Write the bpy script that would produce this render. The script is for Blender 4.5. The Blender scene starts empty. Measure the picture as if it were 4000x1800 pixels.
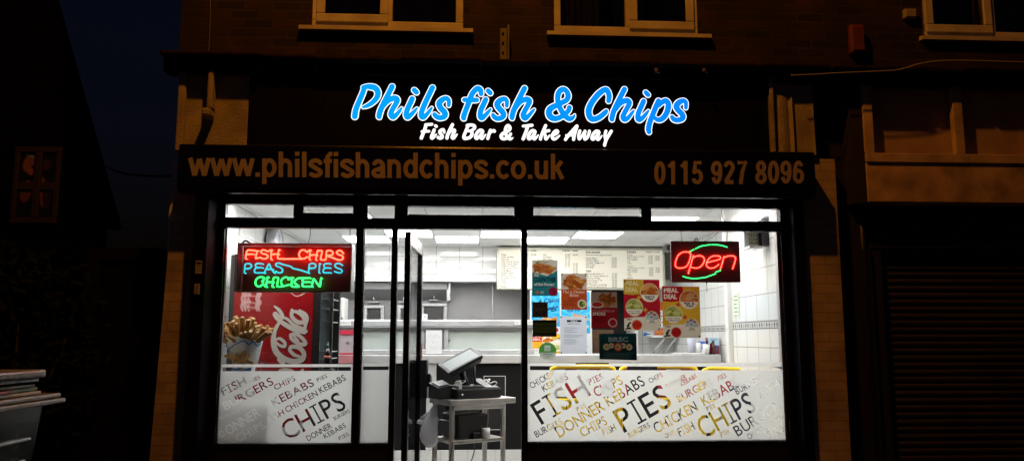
import bpy, bmesh, math, random
import numpy as np
from mathutils import Vector, Matrix
random.seed(7); rng = np.random.default_rng(7)
R = math.radians
sc = bpy.context.scene
col = sc.collection

# ------------------------------------------------------------------ camera, sky, light, exposure
F = 3100.0                      # focal length in photograph pixels (4000 wide)
CX, CY = 2000.0, 900.0
PITCH = math.atan(420.0 / F)
YAW = math.atan(170.0 * math.cos(PITCH) / F)
CAM = Vector((0.0, -6.2, 1.38))
cd = bpy.data.cameras.new("camera"); cam = bpy.data.objects.new("camera", cd); col.objects.link(cam)
cam.location = CAM; cam.rotation_euler = (math.pi / 2 + PITCH, 0, -YAW)
cd.sensor_width = 36; cd.lens = F / 4000 * 36; cd.clip_start = 0.05; cd.clip_end = 2000
sc.camera = cam
sc.render.resolution_x, sc.render.resolution_y = 1024, 460
sc.view_settings.view_transform = 'Standard'
try: sc.view_settings.look = 'None'
except Exception: pass
sc.view_settings.exposure = 0; sc.view_settings.gamma = 1
sc.cycles.use_denoising = True
sc.cycles.max_bounces = 10; sc.cycles.transparent_max_bounces = 16
sc.cycles.sample_clamp_indirect = 4; sc.cycles.caustics_reflective = False; sc.cycles.caustics_refractive = False

w = bpy.data.worlds.new("World"); sc.world = w; w.use_nodes = True
nt = w.node_tree; bg = nt.nodes['Background']
sky = nt.nodes.new('ShaderNodeTexSky'); sky.sky_type = 'NISHITA'; sky.sun_disc = False
sky.sun_elevation = R(-2.0); sky.sun_rotation = R(200)
# deep dusk: the last blue of the Nishita sky, held down to night level
mixn = nt.nodes.new('ShaderNodeMix'); mixn.data_type = 'RGBA'; mixn.blend_type = 'MULTIPLY'; mixn.inputs[0].default_value = 1.0
mixn.inputs[7].default_value = (0.30, 0.42, 1.0, 1)
nt.links.new(sky.outputs[0], mixn.inputs[6]); nt.links.new(mixn.outputs[2], bg.inputs[0])
bg.inputs[1].default_value = 0.038

# the sodium street lamp across the pavement, above and behind the viewer
ld = bpy.data.lights.new("street_lamp_light", 'POINT'); ld.energy = 560; ld.color = (1.0, 0.31, 0.016); ld.shadow_soft_size = 0.10
lamp = bpy.data.objects.new("street_lamp_light", ld); col.objects.link(lamp); lamp.location = (-0.30, -2.7, 8.0)
PANEL = 13.0                     # ceiling light panel emission

cp, sp, cy_, sy_ = math.cos(PITCH), math.sin(PITCH), math.cos(YAW), math.sin(YAW)
FW = Vector((sy_ * cp, cy_ * cp, sp)); RT = Vector((cy_, -sy_, 0)); UP = RT.cross(FW)
def ray(px, py): return FW + RT * ((px - CX) / F) + UP * ((CY - py) / F)
def at(px, py, y=0.0):
    d = ray(px, py); t = (y - CAM.y) / d.y; return CAM + d * t
def at_x(px, py, x):
    d = ray(px, py); t = (x - CAM.x) / d.x; return CAM + d * t
def at_z(px, py, z):
    d = ray(px, py); t = (z - CAM.z) / d.z; return CAM + d * t
K = 4000 / 2576
def atd(x, y, Y=0.0): return at(x * K, y * K, Y)     # same, from the 2576-wide view of the photograph

# ------------------------------------------------------------------ materials
MATS = {}
def lin(c):
    if isinstance(c, str):
        c = c.lstrip('#'); c = [int(c[i:i + 2], 16) / 255 for i in (0, 2, 4)]
    return tuple(((v / 12.92) if v <= 0.04045 else ((v + 0.055) / 1.055) ** 2.4) for v in c)
def mat(name, color=(0.5, 0.5, 0.5), rough=0.5, metal=0.0, noise=0.0, nscale=8.0, bump=0.0, bscale=40.0, spec=0.5, coat=0.0):
    if name in MATS: return MATS[name]
    m = bpy.data.materials.new(name); m.use_nodes = True; MATS[name] = m
    n = m.node_tree.nodes; l = m.node_tree.links; p = n['Principled BSDF']
    p.inputs['Base Color'].default_value = (*color, 1); p.inputs['Roughness'].default_value = rough
    p.inputs['Metallic'].default_value = metal; p.inputs['Specular IOR Level'].default_value = spec
    p.inputs['Coat Weight'].default_value = coat
    tc = n.new('ShaderNodeTexCoord')
    if noise > 0:
        t = n.new('ShaderNodeTexNoise'); t.inputs['Scale'].default_value = nscale; t.inputs['Detail'].default_value = 6
        r = n.new('ShaderNodeValToRGB'); e = r.color_ramp.elements
        e[0].position = 0.3; e[1].position = 0.72
        e[0].color = (*[v * (1 - noise) for v in color], 1); e[1].color = (*[min(1, v * (1 + noise * 0.6)) for v in color], 1)
        l.new(tc.outputs['Object'], t.inputs['Vector']); l.new(t.outputs['Fac'], r.inputs[0]); l.new(r.outputs[0], p.inputs['Base Color'])
        mr = n.new('ShaderNodeMapRange'); mr.inputs[3].default_value = max(0.02, rough - 0.12); mr.inputs[4].default_value = min(1, rough + 0.12)
        l.new(t.outputs['Fac'], mr.inputs[0]); l.new(mr.outputs[0], p.inputs['Roughness'])
    if bump > 0:
        t2 = n.new('ShaderNodeTexNoise'); t2.inputs['Scale'].default_value = bscale; t2.inputs['Detail'].default_value = 4
        b = n.new('ShaderNodeBump'); b.inputs['Strength'].default_value = bump; b.inputs['Distance'].default_value = 0.01
        l.new(tc.outputs['Object'], t2.inputs['Vector']); l.new(t2.outputs['Fac'], b.inputs['Height']); l.new(b.outputs[0], p.inputs['Normal'])
    return m
def emit(name, color, strength):
    if name in MATS: return MATS[name]
    m = bpy.data.materials.new(name); m.use_nodes = True; MATS[name] = m
    p = m.node_tree.nodes['Principled BSDF']
    p.inputs['Base Color'].default_value = (*[min(1, v) for v in color], 1)
    p.inputs['Emission Color'].default_value = (*color, 1); p.inputs['Emission Strength'].default_value = strength
    return m
def gridmat(name, axes, size, color, mortar, mw, offset=0.0, rough=0.2, var=0.0, origin=(0, 0), bump=0.3, noise=0.0, dirt=None):
    """brick / tile / ceiling grid; axes says which object axes carry the two grid directions"""
    if name in MATS: return MATS[name]
    m = bpy.data.materials.new(name); m.use_nodes = True; MATS[name] = m
    n = m.node_tree.nodes; l = m.node_tree.links; p = n['Principled BSDF']
    g = n.new('ShaderNodeNewGeometry'); s = n.new('ShaderNodeSeparateXYZ'); l.new(g.outputs['Position'], s.inputs[0])
    c = n.new('ShaderNodeCombineXYZ')
    for i, a in enumerate(axes):
        ad = n.new('ShaderNodeMath'); ad.operation = 'ADD'; ad.inputs[1].default_value = 100 * size[i] - origin[i]
        l.new(s.outputs['XYZ'.index(a)], ad.inputs[0]); l.new(ad.outputs[0], c.inputs[i])
    b = n.new('ShaderNodeTexBrick'); b.offset = offset; b.squash = 1
    b.inputs['Scale'].default_value = 1; b.inputs['Brick Width'].default_value = size[0]; b.inputs['Row Height'].default_value = size[1]
    b.inputs['Mortar Size'].default_value = mw; b.inputs['Mortar Smooth'].default_value = 0.1
    b.inputs['Color1'].default_value = (*[v * (1 - var) for v in color], 1); b.inputs['Color2'].default_value = (*[min(1, v * (1 + var)) for v in color], 1)
    b.inputs['Mortar'].default_value = (*mortar, 1); b.inputs['Bias'].default_value = 0
    l.new(c.outputs[0], b.inputs['Vector'])
    out = b.outputs['Color']
    if noise > 0:
        t = n.new('ShaderNodeTexNoise'); t.inputs['Scale'].default_value = 3.0; t.inputs['Detail'].default_value = 8; l.new(g.outputs['Position'], t.inputs['Vector'])
        mr = n.new('ShaderNodeMapRange'); mr.inputs[1].default_value = 0.25; mr.inputs[2].default_value = 0.75
        mr.inputs[3].default_value = 1 - noise; mr.inputs[4].default_value = 1 + noise * 0.5; l.new(t.outputs['Fac'], mr.inputs[0])
        mx = n.new('ShaderNodeVectorMath'); mx.operation = 'SCALE'; l.new(out, mx.inputs[0]); l.new(mr.outputs[0], mx.inputs['Scale'])
        out = mx.outputs[0]
    l.new(out, p.inputs['Base Color']); p.inputs['Roughness'].default_value = rough
    if bump > 0:
        bp = n.new('ShaderNodeBump'); bp.inputs['Strength'].default_value = bump; bp.inputs['Distance'].default_value = 0.006; bp.invert = True
        l.new(b.outputs['Fac'], bp.inputs['Height']); l.new(bp.outputs[0], p.inputs['Normal'])
    return m
def glassmat(name, tint=(0.97, 0.98, 0.98), refl=1.0, rough=0.0):
    if name in MATS: return MATS[name]
    m = bpy.data.materials.new(name); m.use_nodes = True; MATS[name] = m
    n = m.node_tree.nodes; l = m.node_tree.links; n.clear()
    o = n.new('ShaderNodeOutputMaterial'); t = n.new('ShaderNodeBsdfTransparent'); g = n.new('ShaderNodeBsdfGlossy'); mx = n.new('ShaderNodeMixShader')
    t.inputs[0].default_value = (*tint, 1); g.inputs['Roughness'].default_value = rough; g.inputs[0].default_value = (1, 1, 1, 1)
    f = n.new('ShaderNodeFresnel'); f.inputs[0].default_value = 1.45
    ml = n.new('ShaderNodeMath'); ml.operation = 'MULTIPLY'; ml.inputs[1].default_value = refl
    l.new(f.outputs[0], ml.inputs[0]); l.new(ml.outputs[0], mx.inputs[0]); l.new(t.outputs[0], mx.inputs[1]); l.new(g.outputs[0], mx.inputs[2]); l.new(mx.outputs[0], o.inputs[0])
    return m
def paper(name='printed_paper', trans=0.24, gloss=0.04):
    """printed sheet: colours from the artwork attribute, lets some light through"""
    if name in MATS: return MATS[name]
    m = bpy.data.materials.new(name); m.use_nodes = True; MATS[name] = m
    n = m.node_tree.nodes; l = m.node_tree.links; n.clear()
    o = n.new('ShaderNodeOutputMaterial'); a = n.new('ShaderNodeAttribute'); a.attribute_name = 'art'
    d = n.new('ShaderNodeBsdfDiffuse'); t = n.new('ShaderNodeBsdfTranslucent'); g = n.new('ShaderNodeBsdfGlossy'); g.inputs['Roughness'].default_value = 0.25
    mx = n.new('ShaderNodeMixShader'); mx.inputs[0].default_value = trans; m2 = n.new('ShaderNodeMixShader'); m2.inputs[0].default_value = gloss
    l.new(a.outputs['Color'], d.inputs[0]); l.new(a.outputs['Color'], t.inputs[0])
    l.new(d.outputs[0], mx.inputs[1]); l.new(t.outputs[0], mx.inputs[2]); l.new(mx.outputs[0], m2.inputs[1]); l.new(g.outputs[0], m2.inputs[2]); l.new(m2.outputs[0], o.inputs[0])
    return m
def film(name, color, trans, clear=0.0):
    if name in MATS: return MATS[name]
    m = bpy.data.materials.new(name); m.use_nodes = True; MATS[name] = m
    n = m.node_tree.nodes; l = m.node_tree.links; n.clear()
    o = n.new('ShaderNodeOutputMaterial')
    d = n.new('ShaderNodeBsdfDiffuse'); t = n.new('ShaderNodeBsdfTranslucent'); mx = n.new('ShaderNodeMixShader'); mx.inputs[0].default_value = trans
    d.inputs[0].default_value = (*color, 1); t.inputs[0].default_value = (*color, 1)
    l.new(d.outputs[0], mx.inputs[1]); l.new(t.outputs[0], mx.inputs[2])
    rf = n.new('ShaderNodeBsdfRefraction'); rf.inputs['IOR'].default_value = 1.02; rf.inputs['Roughness'].default_value = 0.9
    m2 = n.new('ShaderNodeMixShader'); m2.inputs[0].default_value = clear
    l.new(mx.outputs[0], m2.inputs[1]); l.new(rf.outputs[0], m2.inputs[2]); l.new(m2.outputs[0], o.inputs[0])
    return m

BLACK = mat('black_powder_coat', (0.006, 0.006, 0.007), 0.28, noise=0.3, nscale=3)
BLACKGLOSS = mat('black_gloss_panel', (0.004, 0.004, 0.004), 0.25, bump=0.10, bscale=70, spec=.3)
BLACKMATT = mat('black_matt', (0.008, 0.008, 0.009), 0.6, noise=0.3)
SIGNBLACK = mat('black_sign_panel', (0.004, 0.003, 0.003), 0.5, noise=0.25, nscale=2, spec=0.12)
PVC = mat('white_upvc', (0.60, 0.58, 0.54), 0.4, noise=0.3, nscale=4)
CREAM = mat('cream_masonry_paint', (0.42, 0.37, 0.28), 0.8, noise=0.35, nscale=5, bump=0.5, bscale=60)
VINYLTAN = mat('white_vinyl_lettering', (0.46, 0.40, 0.36), 0.5, noise=0.12, nscale=2, spec=.2)
BRICK = gridmat('dark_red_brick', 'XZ', (0.225, 0.075), (0.021, 0.008, 0.006), (0.030, 0.018, 0.012), 0.009, 0.5, 0.9, 0.7, bump=0.8, noise=0.75)
PAINTBRICK = gridmat('painted_brick', 'XZ', (0.225, 0.075), (0.56, 0.45, 0.31), (0.47, 0.38, 0.26), 0.007, 0.5, 0.85, 0.10, bump=0.8, noise=0.55)
LEDGE = mat('weathered_ledge', (0.026, 0.015, 0.011), 0.95, noise=0.6, nscale=9, bump=0.8, bscale=25, spec=.1)
GLASS = glassmat('window_glass', refl=0.8)
DARKGLASS = mat('dark_room_glass', (0.006, 0.005, 0.005), 0.06)
STEEL = mat('brushed_steel', (0.74, 0.76, 0.78), 0.22, 0.5, noise=0.12, nscale=6)
STEELDULL = mat('dull_steel', (0.50, 0.50, 0.50), 0.42, 0.35, noise=0.2, nscale=3)
ALU = mat('aluminium_edge', (0.62, 0.62, 0.63), 0.3, 0.9)
WHITE = mat('white_paint', (0.80, 0.80, 0.78), 0.4)
WHITEPL = mat('white_plastic', (0.78, 0.78, 0.76), 0.3)
GREYPL = mat('grey_plastic', (0.22, 0.22, 0.23), 0.4)
BLACKPL = mat('black_plastic', (0.012, 0.012, 0.013), 0.35, noise=0.2)
CHAIN = mat('chain_metal', (0.30, 0.29, 0.28), 0.4, 0.8)
PRINT = paper()
OPAQUE = paper('printed_panel', 0.0, 0.06)
THICK = paper('printed_card', 0.12, 0.03)

# ------------------------------------------------------------------ objects, parts, labels
def tag(o, label=None, cat=None, group=None, kind=None):
    if label: o['label'] = label
    if cat: o['category'] = cat
    if group: o['group'] = group
    if kind: o['kind'] = kind
    return o
def empty(name, loc, label, cat, group=None):
    o = bpy.data.objects.new(name, None); col.objects.link(o); o.location = loc; o.empty_display_size = 0.1
    o['wo'] = list(loc)
    return tag(o, label, cat, group)
def link(name, me, parent=None, mats=None):
    o = bpy.data.objects.new(name, me); col.objects.link(o)
    for m in (mats or []): me.materials.append(m)
    n = len(me.vertices); a = np.empty(n * 3, np.float32); me.vertices.foreach_get('co', a); a = a.reshape(-1, 3)
    if parent is not None:
        org = np.array(parent['wo'], np.float32); o.parent = parent
    else:
        mn, mxx = a.min(0), a.max(0); org = np.array(((mn[0] + mxx[0]) / 2, (mn[1] + mxx[1]) / 2, mn[2]), np.float32)
        o.location = org.tolist()
    o['wo'] = [float(v) for v in org]
    a -= org; me.vertices.foreach_set('co', a.ravel()); me.update()
    return o
class MB:
    def __init__(s): s.v = []; s.f = []; s.m = []; s.sm = []; s.mats = []; s.cur = 0; s.T = None
    def use(s, m):
        if m not in s.mats: s.mats.append(m)
        s.cur = s.mats.index(m); return s
    def add(s, vs, fs, smooth=False):
        b = len(s.v)
        for p in vs:
            p = Vector(p)
            if s.T is not None: p = s.T @ p
            s.v.append(p)
        for f in fs: s.f.append([b + i for i in f]); s.m.append(s.cur); s.sm.append(smooth)
        return s
    def box(s, x0, x1, y0, y1, z0, z1):
        x0, x1 = sorted((x0, x1)); y0, y1 = sorted((y0, y1)); z0, z1 = sorted((z0, z1))
        vs = [(x, y, z) for z in (z0, z1) for y in (y0, y1) for x in (x0, x1)]
        return s.add(vs, [(0, 2, 3, 1), (4, 5, 7, 6), (0, 1, 5, 4), (2, 6, 7, 3), (0, 4, 6, 2), (1, 3, 7, 5)])
    def bbox(s, x0, x1, y0, y1, z0, z1, b=0.006):
        """box with bevelled edges"""
        x0, x1 = sorted((x0, x1)); y0, y1 = sorted((y0, y1)); z0, z1 = sorted((z0, z1))
        b = min(b, (x1 - x0) * .45, (y1 - y0) * .45, (z1 - z0) * .45)
        bm = bmesh.new(); bmesh.ops.create_cube(bm, size=1)
        for v in bm.verts: v.co = Vector(((x0 + x1) / 2 + v.co.x * (x1 - x0), (y0 + y1) / 2 + v.co.y * (y1 - y0), (z0 + z1) / 2 + v.co.z * (z1 - z0)))
        bmesh.ops.bevel(bm, geom=bm.edges[:], offset=b, segments=2, affect='EDGES', profile=0.5)
        return s.addbm(bm)
    def addbm(s, bm, smooth=False):
        bm.verts.index_update(); s.add([v.co.copy() for v in bm.verts], [[v.index for v in f.verts] for f in bm.faces], smooth); bm.free(); return s
    def hexa(s, p):   # 8 points: bottom 4 ccw, top 4 ccw
        return s.add(p, [(3, 2, 1, 0), (4, 5, 6, 7), (0, 1, 5, 4), (1, 2, 6, 5), (2, 3, 7, 6), (3, 0, 4, 7)])
    def quad(s, a, b, c, d): return s.add([a, b, c, d], [(0, 1, 2, 3)])
    def prism(s, pts, d):   # polygon (3d points) swept by vector d
        n = len(pts); d = Vector(d); vs = [Vector(p) for p in pts] + [Vector(p) + d for p in pts]
        return s.add(vs, [list(range(n)), list(range(2 * n - 1, n - 1, -1))] + [(i, i + n, (i + 1) % n + n, (i + 1) % n) for i in range(n)])
    def tube(s, pts, r, n=8, caps=True):
        pts = [Vector(p) for p in pts]; rs = r if isinstance(r, (list, tuple)) else [r] * len(pts)
        rings = []; up = Vector((0.123, 0.457, 0.88)).normalized(); vs = []; prev = None
        for i, p in enumerate(pts):
            t = (pts[min(i + 1, len(pts) - 1)] - pts[max(i - 1, 0)])
            t = t.normalized() if t.length > 1e-9 else Vector((0, 0, 1))
            a = prev - t * prev.dot(t) if prev is not None else t.cross(up)
            if a.length < 1e-5: a = t.orthogonal()
            a.normalize(); prev = a.copy(); b = t.cross(a)
            for k in range(n):
                q = 2 * math.pi * k / n; vs.append(p + (a * math.cos(q) + b * math.sin(q)) * rs[i])
        fs = [(i * n + k, i * n + (k + 1) % n, (i + 1) * n + (k + 1) % n, (i + 1) * n + k) for i in range(len(pts) - 1) for k in range(n)]
        if caps: fs += [list(range(n - 1, -1, -1)), [(len(pts) - 1) * n + k for k in range(n)]]
        return s.add(vs, fs, True)
    def lathe(s, prof, c, n=24, axis='Z', smooth=True):
        vs = []; c = Vector(c)
        for r, h in prof:
            for k in range(n):
                q = 2 * math.pi * k / n
                o = (r * math.cos(q), r * math.sin(q), h)
                if axis == 'X': o = (h, r * math.cos(q), r * math.sin(q))
                if axis == 'Y': o = (r * math.cos(q), h, r * math.sin(q))
                vs.append(c + Vector(o))
        m = len(prof)
        fs = [(i * n + k, i * n + (k + 1) % n, (i + 1) * n + (k + 1) % n, (i + 1) * n + k) for i in range(m - 1) for k in range(n)]
        fs += [list(range(n - 1, -1, -1)), [(m - 1) * n + k for k in range(n)]]
        return s.add(vs, fs, smooth)
    def sphere(s, c, r, n=8):
        bm = bmesh.new(); bmesh.ops.create_icosphere(bm, subdivisions=1 if n < 9 else 2, radius=1)
        r = r if isinstance(r, (list, tuple)) else (r, r, r)
        for v in bm.verts: v.co = Vector((c[0] + v.co.x * r[0], c[1] + v.co.y * r[1], c[2] + v.co.z * r[2]))
        return s.addbm(bm, True)
    def build(s, name, m=None, parent=None, normals=True):
        me = bpy.data.meshes.new(name); me.from_pydata([tuple(v) for v in s.v], [], s.f)
        mats = s.mats if s.mats else [m]
        me.polygons.foreach_set('material_index', s.m); me.polygons.foreach_set('use_smooth', s.sm)
        if normals:
            bm = bmesh.new(); bm.from_mesh(me); bmesh.ops.recalc_face_normals(bm, faces=bm.faces[:]); bm.to_mesh(me); bm.free()
        return link(name, me, parent, mats)
def one(shape, name, m, label, cat, group=None, parent=None):
    return tag(shape.build(name, m, parent), label, cat, group)
def structure(mb, name, m): return tag(mb.build(name, m), kind='structure')
def rect_px(x0, y0, x1, y1, y):          # axis-aligned world rectangle from two photo corners on plane y
    a, b, c, d = at(x0, y0, y), at(x1, y0, y), at(x1, y1, y), at(x0, y1, y)
    return ((a.x + d.x) / 2, (b.x + c.x) / 2, (c.z + d.z) / 2, (a.z + b.z) / 2)   # x0,x1,z0,z1

# ------------------------------------------------------------------ lettering
_loops = {}
def glyph_loops(s, bold=0.0, res=3):
    key = (s, bold, res)
    if key in _loops: return _loops[key]
    c = bpy.data.curves.new('t', 'FONT'); c.body = s; c.size = 1; c.offset = bold; c.resolution_u = res
    o = bpy.data.objects.new('t', c); me = bpy.data.meshes.new_from_object(o)
    cnt = {}
    for p in me.polygons:
        for e in p.edge_keys: cnt[e] = cnt.get(e, 0) + 1
    nb = {}
    for (a, b), k in cnt.items():
        if k == 1: nb.setdefault(a, []).append(b); nb.setdefault(b, []).append(a)
    seen = set(); loops = []
    for st in nb:
        if st in seen: continue
        lp = [st]; seen.add(st); cur = st
        while True:
            nx = [q for q in nb[cur] if q not in seen]
            if not nx: break
            cur = nx[0]; seen.add(cur); lp.append(cur)
        if len(lp) > 2: loops.append(np.array([me.vertices[i].co[:2] for i in lp]))
    tri = [(np.array([me.vertices[i].co[:2] for i in p.vertices])) for p in me.polygons]
    vs = np.array([v.co[:2] for v in me.vertices]) if len(me.vertices) else np.zeros((0, 2)); fs = [list(p.vertices) for p in me.polygons]
    bpy.data.objects.remove(o); bpy.data.curves.remove(c); bpy.data.meshes.remove(me)
    _loops[key] = (loops, tri, vs, fs); return _loops[key]
CAP = 0.691
def text_geo(mb, s, org, ux, uz, cap, width=None, bold=0.0, align='L'):
    """flat lettering: org = baseline start (3d), ux/uz = unit directions, cap = capital height in metres"""
    _, _, vs, fs = glyph_loops(s, bold, 2)
    if len(vs) == 0: return
    k = cap / CAP; x0, x1 = vs[:, 0].min(), vs[:, 0].max(); kx = width / (x1 - x0) if width else k
    sh = {'L': 0, 'C': (x1 - x0) / 2, 'R': x1 - x0}[align]
    org, ux, uz = Vector(org), Vector(ux), Vector(uz)
    mb.add([org + ux * ((v[0] - x0 - sh) * kx) + uz * (v[1] * k) for v in vs], fs)
def smooth_path(pts, n=6, closed=False):
    """Catmull-Rom through points (any dimension)"""
    P = np.array(pts, float); out = []; m = len(P)
    for i in range(m if closed else m - 1):
        if closed: p0, p1, p2, p3 = P[(i - 1) % m], P[i], P[(i + 1) % m], P[(i + 2) % m]
        else: p0, p1, p2, p3 = P[max(i - 1, 0)], P[i], P[i + 1], P[min(i + 2, m - 1)]
        for k in range(n):
            t = k / n
            out.append(0.5 * ((2 * p1) + (-p0 + p2) * t + (2 * p0 - 5 * p1 + 4 * p2 - p3) * t * t + (-p0 + 3 * p1 - 3 * p2 + p3) * t ** 3))
    if not closed: out.append(P[-1])
    return np.array(out)
def stroke_mesh(mb, path, hw, y, pj, depth=0.0, roundcap=True, grow=0.0):
    """flat brush stroke; path in photo pixels, projected by pj(px,py)->(x,z); lies at depth y"""
    P = np.array([pj(*p) for p in path]); n = len(P); H = np.array(hw) + grow
    t = np.zeros_like(P); t[1:-1] = P[2:] - P[:-2]; t[0] = P[1] - P[0]; t[-1] = P[-1] - P[-2]
    t /= np.maximum(np.linalg.norm(t, axis=1, keepdims=True), 1e-9); nn = np.stack([-t[:, 1], t[:, 0]], 1)
    for i in range(n - 1):
        a, b, c, d = P[i] - nn[i] * H[i], P[i + 1] - nn[i + 1] * H[i + 1], P[i + 1] + nn[i + 1] * H[i + 1], P[i] + nn[i] * H[i]
        mb.add([(q[0], y - i * 2e-6, q[1]) for q in (a, b, c, d)], [(0, 1, 2, 3)])
    if roundcap:
        for i in range(0 if roundcap is True else 1, n if roundcap is True else n - 1):
            k = 14; base = [(P[i][0] + H[i] * math.cos(2 * math.pi * j / k), y - 2e-4 - i * 3e-6, P[i][1] + H[i] * math.sin(2 * math.pi * j / k)) for j in range(k)]
            mb.add(base, [list(range(k))])

# ------------------------------------------------------------------ printed artwork as coloured sheets
class Art:
    def __init__(s, w, h, nx, bg):
        s.w, s.h = w, h; s.nx = nx; s.ny = max(4, int(round(nx * h / w)))
        s.X, s.Y = np.meshgrid((np.arange(s.nx)) / (s.nx - 1) * w, (np.arange(s.ny)) / (s.ny - 1) * h)
        s.c = np.zeros((s.ny, s.nx, 3)); s.c[:] = lin(bg)
        s.e = 0.5 * w / s.nx
    def put(s, cov, color, a=1.0): cov = np.clip(cov, 0, 1)[..., None] * a; s.c = s.c * (1 - cov) + np.array(lin(color)) * cov
    def soft(s, d): return np.clip(0.5 - d / (2 * s.e), 0, 1)       # signed distance to coverage
    def rect(s, x0, y0, x1, y1, c, a=1.0): s.put(s.soft(np.maximum(np.maximum(x0 - s.X, s.X - x1), np.maximum(y0 - s.Y, s.Y - y1))), c, a)
    def ell(s, cx, cy, rx, ry, c, rot=0, a=1.0):
        q = R(rot); dx, dy = s.X - cx, s.Y - cy; u = dx * math.cos(q) + dy * math.sin(q); v = -dx * math.sin(q) + dy * math.cos(q)
        s.put(s.soft((np.sqrt((u / rx) ** 2 + (v / ry) ** 2) - 1) * min(rx, ry)), c, a)
    def star(s, cx, cy, r, k, c, depth=0.16):
        dx, dy = s.X - cx, s.Y - cy; an = np.arctan2(dy, dx); s.put(s.soft(np.hypot(dx, dy) - r * (1 - depth / 2 + depth / 2 * np.cos(an * k))), c)
    def cov_poly(s, loops):
        ss = 2; acc = np.zeros_like(s.X); px, py = s.w / s.nx, s.h / s.ny
        allp = np.concatenate(loops); x0, y0 = allp.min(0) - px * 2; x1, y1 = allp.max(0) + px * 2
        j = np.where((s.X[0] >= x0) & (s.X[0] <= x1))[0]; i = np.where((s.Y[:, 0] >= y0) & (s.Y[:, 0] <= y1))[0]
        if len(i) == 0 or len(j) == 0: return acc
        sl = (slice(i[0], i[-1] + 1), slice(j[0], j[-1] + 1))
        for ox in (-.25, .25):
            for oy in (-.25, .25):
                X, Y = s.X[sl] + ox * px, s.Y[sl] + oy * py; ins = np.zeros(X.shape, bool)
                for L in loops:
                    x, y = L[:, 0], L[:, 1]; x2, y2 = np.roll(x, -1), np.roll(y, -1)
                    for k in range(len(L)):
                        if y[k] == y2[k]: continue
                        cond = ((y[k] > Y) != (y2[k] > Y)) & (X < (x2[k] - x[k]) * (Y - y[k]) / (y2[k] - y[k]) + x[k]); ins ^= cond
                acc[sl] += ins * 0.25
        return acc
    def poly(s, pts, c, a=1.0): s.put(s.cov_poly([np.array(pts, float)]), c, a)
    def text(s, t, x, y, cap, c, width=None, bold=0.0, align='L', slant=0.0, rise=0.0):
        loops, _, vs, _ = glyph_loops(t, bold, 2)
        if len(vs) == 0: return
        k = cap / CAP; x0, x1 = vs[:, 0].min(), vs[:, 0].max(); kx = width / (x1 - x0) if width else k
        sh = {'L': 0, 'C': (x1 - x0) / 2, 'R': x1 - x0}[align]
        out = []
        for L in loops:
            u = (L[:, 0] - x0 - sh) * kx; out.append(np.stack([x + u + slant * L[:, 1] * k, y - L[:, 1] * k - rise * u], 1))
        s.put(s.cov_poly(out), c)
    def stroke(s, pts, hw, c, n=6, closed=False, a=1.0):
        P = smooth_path(pts, n, closed); hw = np.interp(np.linspace(0, 1, len(P)), np.linspace(0, 1, len(hw)), hw) if isinstance(hw, (list, tuple)) else np.full(len(P), hw)
        d = np.full(s.X.shape, 1e9)
        for i in range(len(P) - 1):
            a_, b_ = P[i], P[i + 1]; v = b_ - a_; L = max(v @ v, 1e-12)
            t = np.clip(((s.X - a_[0]) * v[0] + (s.Y - a_[1]) * v[1]) / L, 0, 1)
            d = np.minimum(d, np.hypot(s.X - a_[0] - t * v[0], s.Y - a_[1] - t * v[1]) - (hw[i] * (1 - t) + hw[i + 1] * t))
        s.put(s.soft(d), c, a)
    def food(s, cx, cy, rx, ry, cols, n=26, size=0.3, clip=None, seed=1):
        rg = np.random.default_rng(seed); save = s.c.copy()
        for k in range(n):
            q = rg.uniform(0, 6.283); r = math.sqrt(rg.uniform(0, 1)) * 0.85
            x, y = cx + rx * r * math.cos(q), cy + ry * r * math.sin(q); z = size * rg.uniform(.6, 1.3); rot = rg.uniform(-50, 50)
            s.ell(x, y, rx * z * 1.25, ry * z * .8, cols[k % len(cols)], rot)
        if clip is not None: s.c = save * (1 - clip[..., None]) + s.c * clip[..., None]
    def disc(s, cx, cy, r): return s.soft(np.hypot(s.X - cx, s.Y - cy) - r)
    def grain(s, amt, seed=3): s.c *= 1 + np.random.default_rng(seed).normal(0, amt, s.c.shape[:2])[..., None]; s.c = np.clip(s.c, 0.002, 1)
    def sheet(s, name, corners, m, parent=None, thick=0.0):
        """corners: top-left, top-right, bottom-right, bottom-left in the world"""
        tl, tr, br, bl = [np.array(c, float) for c in corners]
        u = np.linspace(0, 1, s.nx)[None, :, None]; v = np.linspace(0, 1, s.ny)[:, None, None]
        P = (tl * (1 - u) + tr * u) * (1 - v) + (bl * (1 - u) + br * u) * v
        P = P.reshape(-1, 3); idx = np.arange(s.nx * s.ny).reshape(s.ny, s.nx)
        fq = np.stack([idx[:-1, :-1], idx[1:, :-1], idx[1:, 1:], idx[:-1, 1:]], -1).reshape(-1, 4)
        C = np.concatenate([s.c.reshape(-1, 3), np.ones((len(P), 1))], 1)
        if thick > 0:
            nrm = np.cross(tr - tl, bl - tl); nrm /= np.linalg.norm(nrm); nrm *= thick   # away from the printed side
            if nrm @ np.array([0, 1, 0]) < 0: nrm = -nrm
            b = len(P); P = np.concatenate([P, np.array([tl, tr, br, bl]) + nrm]); C = np.concatenate([C, np.ones((4, 4)) * .6])
            c4 = [idx[0, 0], idx[0, -1], idx[-1, -1], idx[-1, 0]]
            ex = [[b, b + 1, b + 2, b + 3]] + [[c4[i], c4[(i + 1) % 4], b + (i + 1) % 4, b + i] for i in range(4)]
            faces = fq.tolist() + ex
        else: faces = fq.tolist()
        me = bpy.data.meshes.new(name); me.from_pydata(P.tolist(), [], faces)
        at_ = me.color_attributes.new('art', 'FLOAT_COLOR', 'POINT'); at_.data.foreach_set('color', C.astype(np.float32).ravel())
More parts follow.
